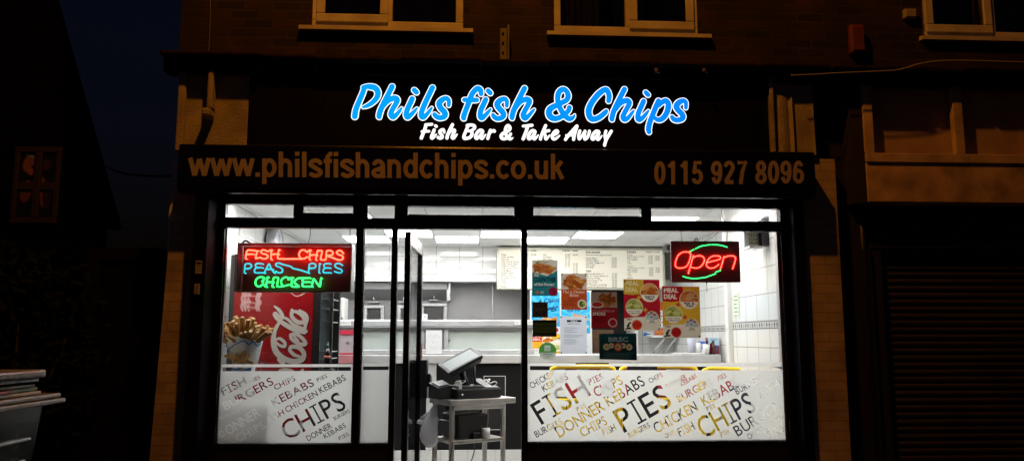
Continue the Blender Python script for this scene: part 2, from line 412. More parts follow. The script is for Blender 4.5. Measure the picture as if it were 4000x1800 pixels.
        me.polygons.foreach_set('use_smooth', [True] * len(faces)) if thick == 0 else None
        return link(name, me, parent, [m])
def px_corners(x0, y0, x1, y1, y):
    a, b, c, d = rect_px(x0, y0, x1, y1, y); return [(a, y, d), (b, y, d), (b, y, c), (a, y, c)]
#==SETTING==
# ------------------------------------------------------------------ ground
g = MB(); g.box(-60, 60, -60, 80, -0.6, -0.15)
structure(g, 'pavement', gridmat('paving_slabs', 'XY', (0.6, 0.6), (0.06, 0.057, 0.053), (0.025, 0.025, 0.025), 0.01, 0.5, 0.85, 0.12, noise=0.4))

# ------------------------------------------------------------------ the terrace building
WY = -0.05
bld = empty('terrace_building', (0.2, WY, -0.15), 'dark red brick terrace building with white framed upstairs windows over the lit shop', 'building')
bx0 = atd(452, 100, WY).x; BX1 = 9.0
zled0, zled1 = at(1900, 290, WY).z, at(1900, 262, WY).z
def win_px(fx0, fx1, ybot, sx0, sx1):
    a = atd(fx0, ybot, WY); b = atd(fx1, ybot, WY); return a.x, b.x, (a.z + b.z) / 2, atd(sx0, ybot, WY).x, atd(sx1, ybot, WY).x
WINS = [win_px(783, 1165, 70, 755, 1190), win_px(1393, 1757, 84, 1375, 1785), win_px(2322, 2700, 96, 2312, 2710)]
WT = 6.0
mb = MB().use(BRICK)
zb = [w_[2] for w_ in WINS]; zmin = min(zb) - 0.05
mb.box(bx0, BX1, WY, WY + 0.3, zled0, zmin)
xs = [bx0]
for (a, b, z, s0, s1) in WINS: xs += [a, b]
xs.append(BX1)
for i in range(0, len(xs), 2): mb.box(xs[i], xs[i + 1], WY, WY + 0.3, zmin, WT)
for (a, b, z, s0, s1) in WINS: mb.box(a, b, WY, WY + 0.3, zmin, z)
mb.box(bx0, BX1, WY, WY + 0.3, WT, 8.5)
mb.use(BLACKMATT).box(bx0 + 0.02, bx0 + 0.3, WY + 0.3, WY + 7, zled0, 8.4)
mb.build('brick_wall', BRICK, bld)
rf = MB(); rf.prism([(bx0 - 0.2, WY - 0.25, 8.5), (bx0 - 0.2, WY + 7.3, 8.5), (bx0 - 0.2, WY + 3.5, 11.0)], (BX1 - bx0 + 0.4, 0, 0)); rf.build('roof', mat('slate_roof', (0.05, 0.05, 0.055), 0.7, noise=0.3), bld)
sd = MB().use(LEDGE)
rg_ = random.Random(2); xx = bx0 - 0.06
while xx < BX1:                                     # worn lead-capped ledge with an uneven lip
    x2 = min(BX1, xx + rg_.uniform(.35, .8)); dz = rg_.uniform(-.012, .010); dy = rg_.uniform(-.02, .015)
    sd.bbox(xx, x2 - .003, WY - .22 + dy, WY, zled0 + .02 + dz, zled1 + dz, .015); sd.bbox(xx, x2 - .003, WY - .13 + dy, WY, zled0 - .07, zled0 + .019 + dz, .012); xx = x2
sd.build('ledge', LEDGE, bld)
for k, (a, b, z, s0, s1) in enumerate(WINS):
    fr = MB().use(PVC); fy0, fy1 = WY + 0.015, WY + 0.085; t = 0.06; mid = [a + (b - a) * .50, a + (b - a) * .53, a + (b - a) * .47][k]
    fr.bbox(a, b, fy0, fy1, z, z + t); fr.bbox(a, b, fy0, fy1, WT - t, WT)
    fr.bbox(a, a + t, fy0, fy1, z + t, WT - t); fr.bbox(b - t, b, fy0, fy1, z + t, WT - t); fr.bbox(mid - .035, mid + .035, fy0, fy1, z + t, WT - t)
    wf = fr.build('window', PVC, bld)
    ca, cb = [(a + .035, mid + .005), (mid - .01, b - .03), (a + .035, mid + .0)][k]       # the opening casement stands proud
    cs = MB().use(PVC); q = 0.07
    cs.bbox(ca, cb, fy0 - .018, fy0 - .002, z + .04, z + .04 + q, .008); cs.bbox(ca, ca + q, fy0 - .018, fy0 - .002, z + .041 + q, WT - .05, .008); cs.bbox(cb - q, cb, fy0 - .018, fy0 - .002, z + .041 + q, WT - .05, .008)
    cs.build('casement', PVC, wf)
    p1 = MB(); p1.box(a + t, b - t, fy1 - .02, fy1 - .012, z + t, WT - t); p1.build('pane', glassmat('upstairs_glass', (0.75, 0.75, 0.75), 0.7), wf)
    rm = MB(); rm.box(a - .1, b + .1, fy1 + .5, fy1 + .55, z - .3, WT + .2); rm.build('dark_backdrop', mat('dark_room', (0.006, 0.005, 0.004), 0.9), wf)  # black sheet puts the unlit room's darkness behind the pane
    if k == 0:
        cu = MB(); cu.sphere((a + .16, fy1 + .10, z + .10), (.09, .05, .05), 12); cu.sphere((a + .25, fy1 + .11, z + .08), (.05, .04, .035), 12); cu.build('cushion', mat('tan_cushion', (.22, .15, .08), .9, noise=.4), wf)
    if k == 1:
        cu = MB().use(mat('net_curtain', (0.10, 0.08, 0.07), 0.9)); n = 26
        pts = [(a + .05 + i * .36 / n, fy1 + .10 + .02 * math.sin(i * 1.7)) for i in range(n + 1)]
        for i in range(n): cu.quad((pts[i][0], pts[i][1], z + .03), (pts[i + 1][0], pts[i + 1][1], z + .03), (pts[i + 1][0], pts[i + 1][1], WT), (pts[i][0], pts[i][1], WT))
        cu.build('curtain', None, wf)
    si = MB(); si.hexa([(s0, WY - .055, z - .045), (s1, WY - .055, z - .045), (s1, WY + .012, z - .04), (s0, WY + .012, z - .04), (s0, WY - .055, z - .014), (s1, WY - .055, z - .014), (s1, WY + .012, z + .0), (s0, WY + .012, z + .0)])
    si.build('sill', PVC, wf)
# painted end panels beside the signboard, a crumpled sheet over each
PY = -0.12
for side, (x0, x1, y0, y1) in {'l': (455, 625, 180, 372), 'r': (1934, 2046, 204, 384)}.items():
    a, b, z0, z1 = rect_px(x0 * K, y0 * K, x1 * K, y1 * K, PY)
    pm = MB().use(CREAM)
    pm.box(a, b, PY, WY + .1, z0 - .05, z1 + .02)
    if side == 'l':
        pm.bbox(a - .012, a + .045, PY - .05, PY - .002, z0 - .04, z1 + .02, .01)
        cx_ = atd(537, 250, PY).x; zt, zm = atd(537, 186, PY).z, atd(537, 282, PY).z
        pm.bbox(cx_ - .02, cx_ + .022, PY - .10, PY - .002, zm, zt, .012); pm.bbox(cx_ - .045, cx_ + .02, PY - .14, PY - .002, zm - .07, zm - .001, .02)
    else:
        n = 14; prof = [(a + (b - a) * i / n, PY - .012 - .035 * max(0, math.sin(i / n * 6.28 * 1.02)) - (.03 if i in (0, 7) else 0)) for i in range(n + 1)]
        for i in range(n): pm.quad((prof[i][0], prof[i][1], z0 - .02), (prof[i + 1][0], prof[i + 1][1], z0 - .02), (prof[i + 1][0], prof[i + 1][1] + .012, z1 - .02), (prof[i][0], prof[i][1] + .012, z1 - .02))
        pm.bbox(a - .012, a + .018, PY - .075, PY - .002, z0 - .02, z1, .006)
    pm.build('pilaster_head', CREAM, bld)
# piers of painted brick
PA = -0.10
pl = MB().use(PAINTBRICK)
q = [atd(437, 480, PA), atd(497, 480, PA), atd(468, 1159, PA), atd(390, 1159, PA)]
zt = atd(470, 480, PA).z
pl.prism([(q[3].x - .06, PA, -.15), (q[2].x, PA, -.15), (q[1].x, PA, zt), (q[0].x, PA, zt)], (0, .5, 0))
pl.build('pier', PAINTBRICK, bld)
pr = MB(); ra, rb, z0, z1 = rect_px(3146, 621, 3292, 1795, PA); pr.box(ra, rb, PA, PA + .5, -.15, z1); pr.build('pier', PAINTBRICK, bld)
# dark recess wall to the next shop, flank wall behind the pier
rc = MB(); rc.box(at(3165, 1300, 0).x, at(3400, 700, .12).x, .03, .05, -.15, zled0 - .001); rc.build('recess_wall', mat('dark_render', (0.012, 0.011, 0.011), 0.9, noise=0.3), bld)
fl = MB(); fl.box(-2.405, -2.345, PA + .5, 6.4, -.15, zled0); fl.build('flank_wall', BLACKMATT, bld)
dp = MB(); dp.tube([(at(3345, 400, 0).x, .03, zled0 - .1), (at(3345, 400, 0).x, .03, -.1)], .035, 10)
one(dp, 'downpipe', BLACKPL, 'black downpipe in the dark recess between the two shops', 'pipe')

# ------------------------------------------------------------------ fixings on the upper wall
a, b, z0, z1 = rect_px(1258 * K, 72 * K, 1279 * K, 168 * K, WY - .02)
br = MB().use(mat('galvanised_bracket', (0.20, 0.19, 0.17), 0.6, 0.3, noise=0.3)); br.bbox(a, b - .012, WY - .02, WY - .002, z0, z1, .003); br.bbox(b - .011, b + .004, WY - .10, WY - .002, z0, z1, .003)
br.use(BLACKPL)
for i in range(4): br.lathe([(.009, -.008), (.009, 0)], (a + .022, WY - .021, z0 + (z1 - z0) * (.12 + .25 * i)), 8, 'Y')
one(br, 'angle_bracket', None, 'grey steel angle bracket bolted to the brick between the two nearest windows', 'bracket')
a, b, z0, z1 = rect_px(2140 * K, 62 * K, 2174 * K, 134 * K, WY - .06)
ab = MB(); ab.bbox(a, b, WY - .07, WY - .002, z0, z1, .015); ab.bbox(a + .008, b - .008, WY - .08, WY - .071, z0 + .02, z1 - .02, .004)
one(ab, 'alarm_box', mat('faded_red_plastic', (0.16, 0.035, 0.012), 0.55, noise=0.25), 'faded red alarm box mounted high on the brick wall', 'alarm')
a, b, z0, z1 = rect_px(2277 * K, 22 * K, 2307 * K, 45 * K, WY - .05)
jb = MB(); jb.bbox(a, b, WY - .05, WY - .002, z0, z1, .008); jb.bbox(a + .01, b - .01, WY - .055, WY - .051, z0 + .01, z1 - .01, .003)
one(jb, 'junction_box', mat('aged_white_plastic', (0.34, 0.31, 0.27), 0.5), 'small off white junction box beside the far upstairs window', 'box')
def cable(pts, y, r, m, label, group=None, name='cable'):
    P = smooth_path([(p[0], p[1]) for p in pts], 8); c = MB(); c.tube([atd(p[0], p[1], y) for p in P], r, 6)
    return one(c, name, m, label, 'cable', group)
WC = mat('white_cable', (0.42, 0.38, 0.33), 0.5); DC = mat('dark_cable', (0.015, 0.014, 0.013), 0.6)
cable([(529, -20), (528, 70), (523, 150), (521, 168)], WY - .01, .0045, mat('grey_cable', (0.12, 0.11, 0.10), 0.6), 'thin vertical cable down the left end of the brick wall')
cable([(1990, 190), (2060, 187), (2110, 184), (2200, 180), (2260, 176), (2310, 162), (2360, 154), (2440, 153), (2600, 158)], WY - .24, .005, WC, 'loose white cable strung along the ledge towards the far window')
cable([(2142, 225), (2128, 245), (2120, 262), (2128, 272), (2142, 276)], -.06, .004, WC, 'short white cable loop hanging in the dark recess')
for px_, py_, lb in ((1650, 178, 'small metal clip on the ledge above the lettered sign, left of its pair'), (1770, 178, 'small metal clip on the ledge, right of its pair')):
    p = atd(px_, py_, WY - .23); c = MB(); c.bbox(p.x - .012, p.x + .012, p.y - .02, p.y, p.z - .014, p.z + .014, .003); c.bbox(p.x - .008, p.x + .03, p.y - .012, p.y - .001, p.z - .022, p.z - .015, .002)
    one(c, 'cable_clip', mat('brass_clip', (0.35, 0.25, 0.12), 0.4, 0.6), lb, 'clip')

# ------------------------------------------------------------------ illuminated signboard
SY = -0.15
sa, sb_, sz0, sz1 = rect_px(627 * K, 196 * K, 1931 * K, 374 * K, SY)
sign = empty('signboard', ((sa + sb_) / 2, SY, sz0), 'long black shop signboard with glowing blue and white script lettering', 'sign')
s_ = MB().use(SIGNBLACK); j1, j2 = atd(812, 280, SY).x, atd(1775, 280, SY).x
for x0, x1 in ((sa, j1 - .0015), (j1 + .0015, j2 - .0015), (j2 + .0015, sb_)): s_.box(x0, x1, SY, SY + .045, sz0, sz1)
s_.use(BLACKMATT).box(sa + .01, sb_ - .01, SY + .046, WY + .1, sz0, sz1)
s_.build('panel', None, sign)
tr = MB(); tr.bbox(sa, sb_, SY - .012, SY - .0005, sz0 - .012, sz0 + .004, .004); tr.build('edge_trim', mat('dark_trim', (0.02, 0.02, 0.02), 0.3), sign)
pj = lambda x, y: (lambda p: (p.x, p.z))(at(x, y, SY))
PXM = (at(2000, 400, SY) - at(1900, 400, SY)).length / 100      # metres per photo pixel here
def letters(strokes, z, y, grow=0.0, base=0.0):
    m_ = MB()
    for n_, (ox, oy, sc_, pts) in enumerate(strokes):
        P = smooth_path(pts, 7); stroke_mesh(m_, [(ox + p[0] / sc_, oy + p[1] / sc_) for p in P], [p[2] / sc_ * PXM for p in P], y - n_ * 2.0e-5, pj, grow=grow)
    return m_
A_, B_, C_ = (1350, 310, 5.795), (1770, 310, 5.257), (2250, 310, 5.038)
h1 = lambda dx, dy, s: None
TITLE = [
 (*A_, [(425, 210, 58), (390, 320, 60), (305, 520, 62), (235, 700, 64), (212, 850, 66)]),
 (*A_, [(400, 190, 45), (470, 178, 55), (570, 180, 66), (675, 210, 68), (735, 310, 66), (705, 430, 62), (610, 535, 56), (500, 605, 48), (400, 640, 30)]),
 (*A_, [(1055, 175, 62), (990, 310, 62), (880, 520, 62), (790, 720, 64), (760, 840, 60), (770, 870, 46)]),
 (*A_, [(850, 640, 40), (950, 520, 52), (1050, 450, 66), (1135, 440, 66), (1170, 490, 64), (1125, 590, 60), (1065, 690, 60), (1030, 800, 64), (1075, 865, 60), (1145, 815, 52), (1225, 725, 40), (1270, 660, 26)]),
 (*A_, [(1508, 450, 62), (1470, 540, 62), (1405, 680, 62), (1372, 800, 60), (1400, 868, 60), (1470, 820, 54), (1560, 730, 42), (1615, 665, 26)]),
 (*A_, [(1555, 255, 58), (1605, 305, 58)]),
 (*A_, [(1968, 200, 62), (1905, 330, 62), (1805, 540, 62), (1725, 740, 62), (1715, 840, 60), (1760, 870, 58), (1825, 815, 50), (1900, 725, 40), (1953, 650, 26)]),
 (*A_, [(2335, 600, 44), (2335, 490, 50), (2275, 440, 56), (2180, 480, 66), (2120, 560, 70), (2155, 660, 68), (2225, 735, 68), (2255, 800, 66), (2225, 860, 62), (2130, 880, 60), (2055, 850, 58), (2015, 805, 52)]),
 (*B_, [(575, 310, 50), (560, 230, 56), (500, 200, 58), (420, 270, 56), (365, 370, 56), (305, 530, 56), (240, 700, 56), (215, 790, 56), (222, 815, 46)]),
 (*B_, [(232, 430, 48), (340, 437, 52), (485, 435, 50)]),
 (*B_, [(668, 425, 55), (635, 500, 56), (572, 640, 56), (555, 760, 54), (585, 805, 54), (645, 760, 48), (725, 675, 38), (768, 622, 24)]),
 (*B_, [(718, 245, 50), (762, 292, 52)]),
 (*B_, [(1100, 555, 40), (1100, 455, 46), (1050, 410, 50), (960, 445, 60), (905, 520, 64), (940, 600, 62), (1005, 670, 62), (1035, 735, 60), (1005, 790, 56), (920, 815, 54), (855, 790, 52), (820, 745, 46)]),
 (*B_, [(1465, 195, 56), (1405, 310, 56), (1310, 500, 56), (1235, 670, 58), (1208, 785, 54), (1215, 810, 42)]),
 (*B_, [(1285, 610, 36), (1370, 490, 46), (1460, 430, 60), (1535, 425, 60), (1565, 470, 58), (1525, 560, 55), (1470, 660, 55), (1438, 750, 58), (1475, 810, 54), (1535, 770, 46), (1615, 680, 36), (1662, 628, 24)]),
 (*B_, [(2492, 735, 14), (2470, 780, 34), (2400, 820, 54), (2330, 790, 58), (2250, 700, 58), (2190, 590, 56), (2150, 470, 56), (2150, 340, 58), (2190, 250, 58), (2265, 215, 56), (2330, 260, 54), (2360, 350, 58), (2330, 430, 56), (2250, 480, 56), (2120, 540, 58), (2000, 610, 66), (1965, 690, 68), (2000, 780, 68), (2090, 815, 62), (2200, 785, 54), (2290, 720, 52), (2360, 660, 52), (2385, 590, 52)]),
 (*C_, [(638, 435, 48), (648, 330, 54), (605, 225, 56), (540, 225, 58), (435, 305, 60), (325, 440, 60), (258, 570, 62), (248, 680, 62), (290, 775, 62), (370, 790, 58), (470, 745, 54), (560, 670, 52), (592, 635, 42)]),
 (*C_, [(950, 205, 53), (900, 300, 53), (810, 480, 53), (735, 650, 54), (703, 780, 52), (710, 805, 40)]),
 (*C_, [(775, 620, 34), (860, 500, 44), (940, 440, 56), (1015, 430, 56), (1045, 480, 54), (1005, 570, 52), (950, 670, 52), (920, 755, 54), (955, 800, 52), (1015, 770, 44), (1090, 680, 34), (1132, 626, 22)]),
 (*C_, [(1325, 440, 52), (1290, 520, 53), (1228, 660, 53), (1212, 770, 52), (1245, 805, 52), (1310, 760, 46), (1380, 680, 36), (1420, 625, 22)]),
 (*C_, [(1368, 268, 46), (1412, 314, 48)]),
 (*C_, [(1618, 430, 50), (1575, 530, 54), (1510, 690, 54), (1450, 850, 54), (1422, 980, 54), (1432, 1045, 48)]),
 (*C_, [(1610, 540, 36), (1690, 460, 52), (1770, 432, 54), (1812, 500, 58), (1800, 610, 58), (1750, 720, 56), (1670, 795, 54), (1590, 800, 48), (1530, 750, 34)]),
 (*C_, [(2155, 570, 38), (2155, 470, 44), (2110, 430, 48), (2020, 465, 58), (1970, 545, 62), (2010, 620, 58), (2075, 685, 58), (2100, 745, 56), (2070, 790, 54), (1985, 812, 52), (1920, 795, 50), (1885, 752, 44)]),
]
D_, E_ = (1620, 470, 6.44), (2010, 470, 6.44)
def u(h, pts): return [(p[0], p[1], (p[2] if len(p) > 2 else h) * .93) for p in pts]
SUB = [
 (*D_, u(44, [(285, 135), (245, 260), (200, 370), (168, 455)])), (*D_, u(38, [(275, 118), (360, 112), (435, 108)])), (*D_, u(36, [(185, 290), (275, 285), (358, 282)])),
 (*D_, u(43, [(490, 250), (460, 330), (425, 420), (440, 458), (490, 420, 34), (545, 360, 20)])), (*D_, u(40, [(525, 145), (545, 165)])),
 (*D_, u(42, [(742, 315, 32), (732, 255, 36), (690, 245), (635, 290, 45), (650, 345), (690, 395), (685, 440), (635, 458), (588, 435)])),
 (*D_, u(44, [(950, 118), (885, 250), (830, 370), (812, 455)])), (*D_, u(43, [(850, 350, 28), (920, 275, 36), (985, 252), (1000, 290), (960, 370), (942, 430), (970, 458), (1020, 410, 34), (1065, 360, 20)])),
 (*D_, u(42, [(1340, 150), (1290, 270), (1240, 400), (1238, 450)])), (*D_, u(42, [(1320, 138), (1420, 125), (1500, 150), (1500, 210), (1430, 262, 36), (1350, 278, 32)])), (*D_, u(44, [(1390, 285, 32), (1440, 310, 40), (1430, 390), (1360, 450), (1255, 465)])),
 (*D_, u(42, [(1690, 262), (1630, 262), (1565, 330), (1530, 420), (1558, 465), (1620, 420, 36), (1680, 330, 30)])), (*D_, u(42, [(1710, 285), (1690, 350), (1662, 420), (1685, 465), (1730, 435, 32), (1783, 365, 20)])),
 (*D_, u(42, [(1905, 258), (1870, 350), (1838, 465)])), (*D_, u(36, [(1865, 370, 24), (1930, 295, 34), (1988, 265, 40), (2003, 288, 40)])),
 (*D_, u(42, [(2470, 450, 16), (2400, 476), (2340, 440), (2290, 350), (2280, 240), (2310, 165), (2355, 140), (2395, 185), (2385, 240), (2330, 285), (2225, 335), (2175, 400, 46), (2200, 460, 46), (2260, 472), (2340, 432), (2395, 380, 38), (2412, 350, 38)])),
 (*E_, u(42, [(215, 155, 36), (320, 145), (438, 132)])), (*E_, u(44, [(330, 160), (285, 300), (215, 475)])),
 (*E_, u(42, [(495, 272), (440, 268), (375, 335), (342, 430), (368, 475), (430, 430, 36), (485, 340, 30)])), (*E_, u(42, [(515, 295), (495, 360), (470, 430), (495, 478), (540, 445, 32), (595, 380, 20)])),
 (*E_, u(42, [(780, 140), (720, 280), (660, 430), (650, 480)])), (*E_, u(38, [(715, 345, 26), (790, 285), (862, 268, 40)])), (*E_, u(40, [(755, 335, 30), (772, 400), (785, 478), (825, 450, 32), (885, 380, 20)])),
 (*E_, u(40, [(990, 378, 28), (1050, 350, 32), (1083, 300), (1062, 270), (1010, 290), (962, 360, 44), (948, 430, 44), (985, 482), (1055, 455, 34), (1130, 390, 20)])),
 (*E_, u(42, [(1560, 145, 36), (1460, 265), (1340, 400), (1278, 490)])), (*E_, u(42, [(1568, 155), (1530, 280), (1495, 400), (1482, 490)])), (*E_, u(32, [(1300, 388), (1400, 385), (1490, 382)])),
 (*E_, u(40, [(1640, 275), (1612, 380), (1622, 475, 40), (1665, 440, 32), (1720, 345, 30), (1770, 278, 36)])), (*E_, u(40, [(1770, 285), (1752, 400), (1765, 482), (1815, 450), (1862, 370), (1880, 280)])),
 (*E_, u(42, [(2105, 288), (2050, 282), (1985, 345), (1942, 440), (1968, 485), (2030, 440, 36), (2090, 350, 30)])), (*E_, u(42, [(2120, 310), (2100, 370), (2072, 440), (2095, 490), (2140, 458, 32), (2193, 395, 20)])),
 (*E_, u(40, [(2295, 278), (2272, 380), (2282, 475)])), (*E_, u(42, [(2430, 280), (2375, 370), (2305, 490), (2268, 600), (2262, 635)])),
]
BLUE = emit('blue_lit_acrylic', (0.003, 0.30, 1.0), 1.0); BLUE.node_tree.nodes['Principled BSDF'].inputs['Base Color'].default_value = (0, .01, .03, 1); BLUE.node_tree.nodes['Principled BSDF'].inputs['Specular IOR Level'].default_value = 0
_n = BLUE.node_tree.nodes; _l = BLUE.node_tree.links          # the acrylic turns a little deeper towards the right-hand letters
_g = _n.new('ShaderNodeNewGeometry'); _s = _n.new('ShaderNodeSeparateXYZ'); _r = _n.new('ShaderNodeMapRange'); _r.inputs[1].default_value = -1.0; _r.inputs[2].default_value = 1.7
_c = _n.new('ShaderNodeMix'); _c.data_type = 'RGBA'; _c.inputs[6].default_value = (0.001, 0.40, 1.0, 1); _c.inputs[7].default_value = (0.002, 0.255, 1.0, 1)
_l.new(_g.outputs['Position'], _s.inputs[0]); _l.new(_s.outputs[0], _r.inputs[0]); _l.new(_r.outputs[0], _c.inputs[0]); _l.new(_c.outputs[2], _n['Principled BSDF'].inputs['Emission Color'])
WGLOW = emit('white_lit_acrylic', (0.92, 0.97, 1.0), 1.15)
letters(TITLE, 0, SY - .006, grow=3.3 * PXM).build('title_outline', WGLOW, sign, normals=False)
letters(TITLE, 0, SY - .009).build('title_lettering', BLUE, sign, normals=False)
letters(SUB, 0, SY - .006).build('subtitle_lettering', WGLOW, sign, normals=False)

# ------------------------------------------------------------------ roller shutter box with painted address
BY = -0.30
ba, bb, bz0, bz1 = rect_px(446 * K, 372 * K, 2052 * K, 484 * K, BY)
shb = empty('shutter_box', ((ba + bb) / 2, BY, bz0), 'black roller shutter box with web address and phone number in pale letters', 'shutter box')
m_ = MB(); m_.bbox(ba, bb, BY, -.035, bz0, bz1, .012); m_.build('housing', BLACKGLOSS, shb)
m_ = MB(); m_.bbox(ba + .01, bb - .01, BY + .012, BY + .05, bz0 - .022, bz0 - .001, .004); m_.build('bottom_bar', mat('bar_black', (0.01, 0.01, 0.01), 0.3), shb)
pjB = lambda x, y: (lambda p: (p.x, p.z))(at(x, y, BY))
# plain bold grotesque drawn from strokes, unit x-height = 1
arc = lambda cx, cy, rx, ry, a0, a1, n=12: [(cx + rx * math.cos(R(a0 + (a1 - a0) * i / n)), cy + ry * math.sin(R(a0 + (a1 - a0) * i / n))) for i in range(n + 1)]
t = .125   # half stroke
G = {
 'w': (1.30, [[(.10, 1), (.36, .05)], [(.36, .05), (.65, .95)], [(.65, .95), (.94, .05)], [(.94, .05), (1.20, 1)]]),
 '.': (.40, [[(.2, .01), (.2, .24)]]),
 'p': (.98, [[(.2, 1), (.2, -.38)], arc(.5, .5, .30, .40, 180, -180, 22)]),
 'h': (.96, [[(.2, 1.38), (.2, 0)], arc(.47, .6, .27, .30, 180, 0) + [(.74, 0)]]),
 'i': (.42, [[(.21, 1), (.21, 0)], [(.21, 1.16), (.21, 1.38)]]),
 'l': (.42, [[(.21, 1.38), (.21, 0)]]),
 's': (.90, [[(.74, .74)] + arc(.45, .73, .29, .18, 15, 200, 8) + [(.45, .51)] + arc(.46, .27, .30, .18, 70, -165, 12)]),
 'f': (.56, [[(.56, 1.27), (.42, 1.27), (.28, 1.12), (.27, 0)], [(.05, .89), (.52, .89)]]),
 'a': (.92, [arc(.45, .62, .27, .28, 160, 0) + [(.72, .15), (.80, 0)], arc(.44, .27, .28, .18, 60, 320, 14) + [(.70, .3)], [(.44, .47), (.72, .56)]]),
 'n': (.96, [[(.2, 1), (.2, 0)], arc(.47, .6, .27, .30, 180, 0) + [(.74, 0)]]),
 'd': (.98, [[(.78, 1.38), (.78, 0)], arc(.48, .5, .30, .40, 180, -180, 22)]),
 'c': (.88, [arc(.48, .5, .32, .40, 40, 320, 18)]),
 'o': (.98, [arc(.49, .5, .33, .40, 90, -270, 22)]),
 'u': (.96, [[(.2, 1)] + arc(.47, .4, .27, .30, 180, 360) + [(.74, 1)], [(.74, 1), (.74, 0)]]),
 'k': (.90, [[(.2, 1.38), (.2, 0)], [(.72, .98), (.28, .48)], [(.42, .64), (.76, .02)]]),
 '0': (1.0, [arc(.5, .69, .30, .58, 90, -270, 24)]),
 '1': (1.0, [[(.56, 1.38), (.56, 0)], [(.52, 1.26), (.22, 1.02)]]),
 '5': (1.0, [[(.82, 1.27), (.34, 1.27), (.25, .72)] + arc(.48, .45, .32, .34, 130, -160, 16)]),
 '9': (1.0, [arc(.49, .93, .30, .33, 0, 360, 18), arc(.49, .69, .30, .57, 20, -150, 14)]),
 '2': (1.0, [arc(.49, .97, .30, .30, 165, -20, 12) + [(.22, .13)], [(.16, .12), (.84, .12)]]),
 '7': (1.0, [[(.16, 1.26), (.80, 1.26), (.56, .75), (.42, 0)]]),
 '8': (1.0, [arc(.5, 1.0, .26, .27, 90, -270, 18), arc(.5, .38, .31, .27, 90, -270, 18)]),
 '6': (1.0, [arc(.5, .45, .30, .33, 0, 360, 18), arc(.5, .69, .30, .57, 40, 195, 14)]),
 ' ': (.55, [])}
def grotesque(mb, s, bl0, bl1, xh, hwf=.118):
    """write s from photo point bl0 to bl1 along the baseline, x-height xh photo pixels"""
    tot = sum(G[c][0] for c in s); dx, dy = (bl1[0] - bl0[0]) / tot, (bl1[1] - bl0[1]) / tot; x = 0; n = 0
    mpp = (at(2000, 700, BY) - at(1900, 700, BY)).length / 100; hw = xh * hwf * mpp
    for c in s:
        wd, sts = G[c]
        for st in sts:
            P = [(bl0[0] + (x + p[0]) * dx, bl0[1] + (x + p[0]) * dy - p[1] * xh) for p in st]
            if len(P) > 2: n += 1; stroke_mesh(mb, P, [hw] * len(P), BY - .0022 - n * 2e-5, pjB, roundcap='inner')
            else:
                n += 1; a_, b_ = [Vector((q[0], 0, q[1])) for q in (pjB(*P[0]), pjB(*P[1]))]; d = (b_ - a_).normalized(); nn = Vector((-d.z, 0, d.x)) * hw
                mb.add([(q.x, BY - .0022 - n * 2e-5, q.z) for q in (a_ - nn, b_ - nn, b_ + nn, a_ + nn)], [(0, 1, 2, 3)])
        x += wd
m_ = MB(); grotesque(m_, 'www.philsfishandchips.co.uk', (737, 689), (2206, 701), 72); m_.build('web_address', VINYLTAN, shb, normals=False)
m_ = MB(); grotesque(m_, '0115 927 8096', (2553, 721), (3143, 718), 66); m_.build('phone_number', VINYLTAN, shb, normals=False)

# ------------------------------------------------------------------ the glazed shopfront
gx = lambda px, py=1300, y=-.02: at(px, py, y).x
X_JL0, X_JL1, X_M1a, X_M1b, X_M2a, X_M2b = gx(770), gx(858), gx(1381), gx(1411), gx(1523), gx(1546)
X_M3a, X_M3b, X_JR0, X_JR1 = gx(2037), gx(2061), gx(3068), gx(3150)
gz = lambda py, px=2000, y=-.02: at(px, py, y).z
Z_T, Z_P1, Z_P0, Z_TR, Z_B, Z_BR = gz(762), gz(806), gz(856), gz(896), gz(1728), gz(1748)
front = empty('shopfront', (0, 0, -.15), 'black aluminium shopfront of large glazed panes around an open doorway', 'shopfront')
def part(name, m, *boxes, b=.004, parent=None):
    q = MB().use(m)
    for bx in boxes: q.bbox(*bx, b)
    return q.build(name, m, parent or front)
FY0, FY1 = -.02, .05
part('jamb', BLACK, (X_JL0, X_JL1, FY0, FY1, -.15, Z_T)); part('jamb', BLACK, (X_JR0, X_JR1, FY0, FY1, -.15, Z_T))
part('shutter_guide', mat('guide_black', (.004, .004, .005), .7, spec=.06), (gx(778), gx(832), -.27, FY0 - .002, -.15, Z_T + .02)); 
tg = MB().use(mat('guide_dark_blue', (0.004, 0.006, 0.014), 0.7, spec=.06)); tg.bbox(gx(3095), gx(3135), -.15, FY0 - .002, -.15, Z_T + .02, .004); tg.build('shutter_guide', None, front)
part('head_rail', BLACK, (X_JL1, X_JR0, FY0, FY1, Z_P1, Z_T))
part('transom', BLACK, (X_JL1, X_JR0, FY0, FY1, Z_TR, Z_P0))
part('mullion', BLACK, (X_M1a, X_M1b, FY0, FY1, Z_B, Z_TR), (gx(1388), gx(1425), FY0, FY1, Z_P0, Z_P1))
part('mullion', BLACK, (X_M2a, X_M2b, FY0, FY1, -.14, Z_TR), (gx(1531), gx(1560), FY0, FY1, Z_P0, Z_P1))
part('mullion', BLACK, (X_M3a, X_M3b, FY0, FY1, -.14, Z_TR), (gx(2030), gx(2064), FY0, FY1, Z_P0, Z_P1))
part('mullion', BLACK, (gx(2520), gx(2556), FY0, FY1, Z_P0, Z_P1)); part('mullion', BLACK, (gx(1128), gx(1146), FY0, FY1, Z_P0, Z_P1))
part('bottom_rail', BLACK, (X_JL1, X_M2a, FY0, FY1, Z_BR, Z_B)); part('bottom_rail', BLACK, (X_M3b, X_JR0, FY0, FY1, Z_BR, Z_B))
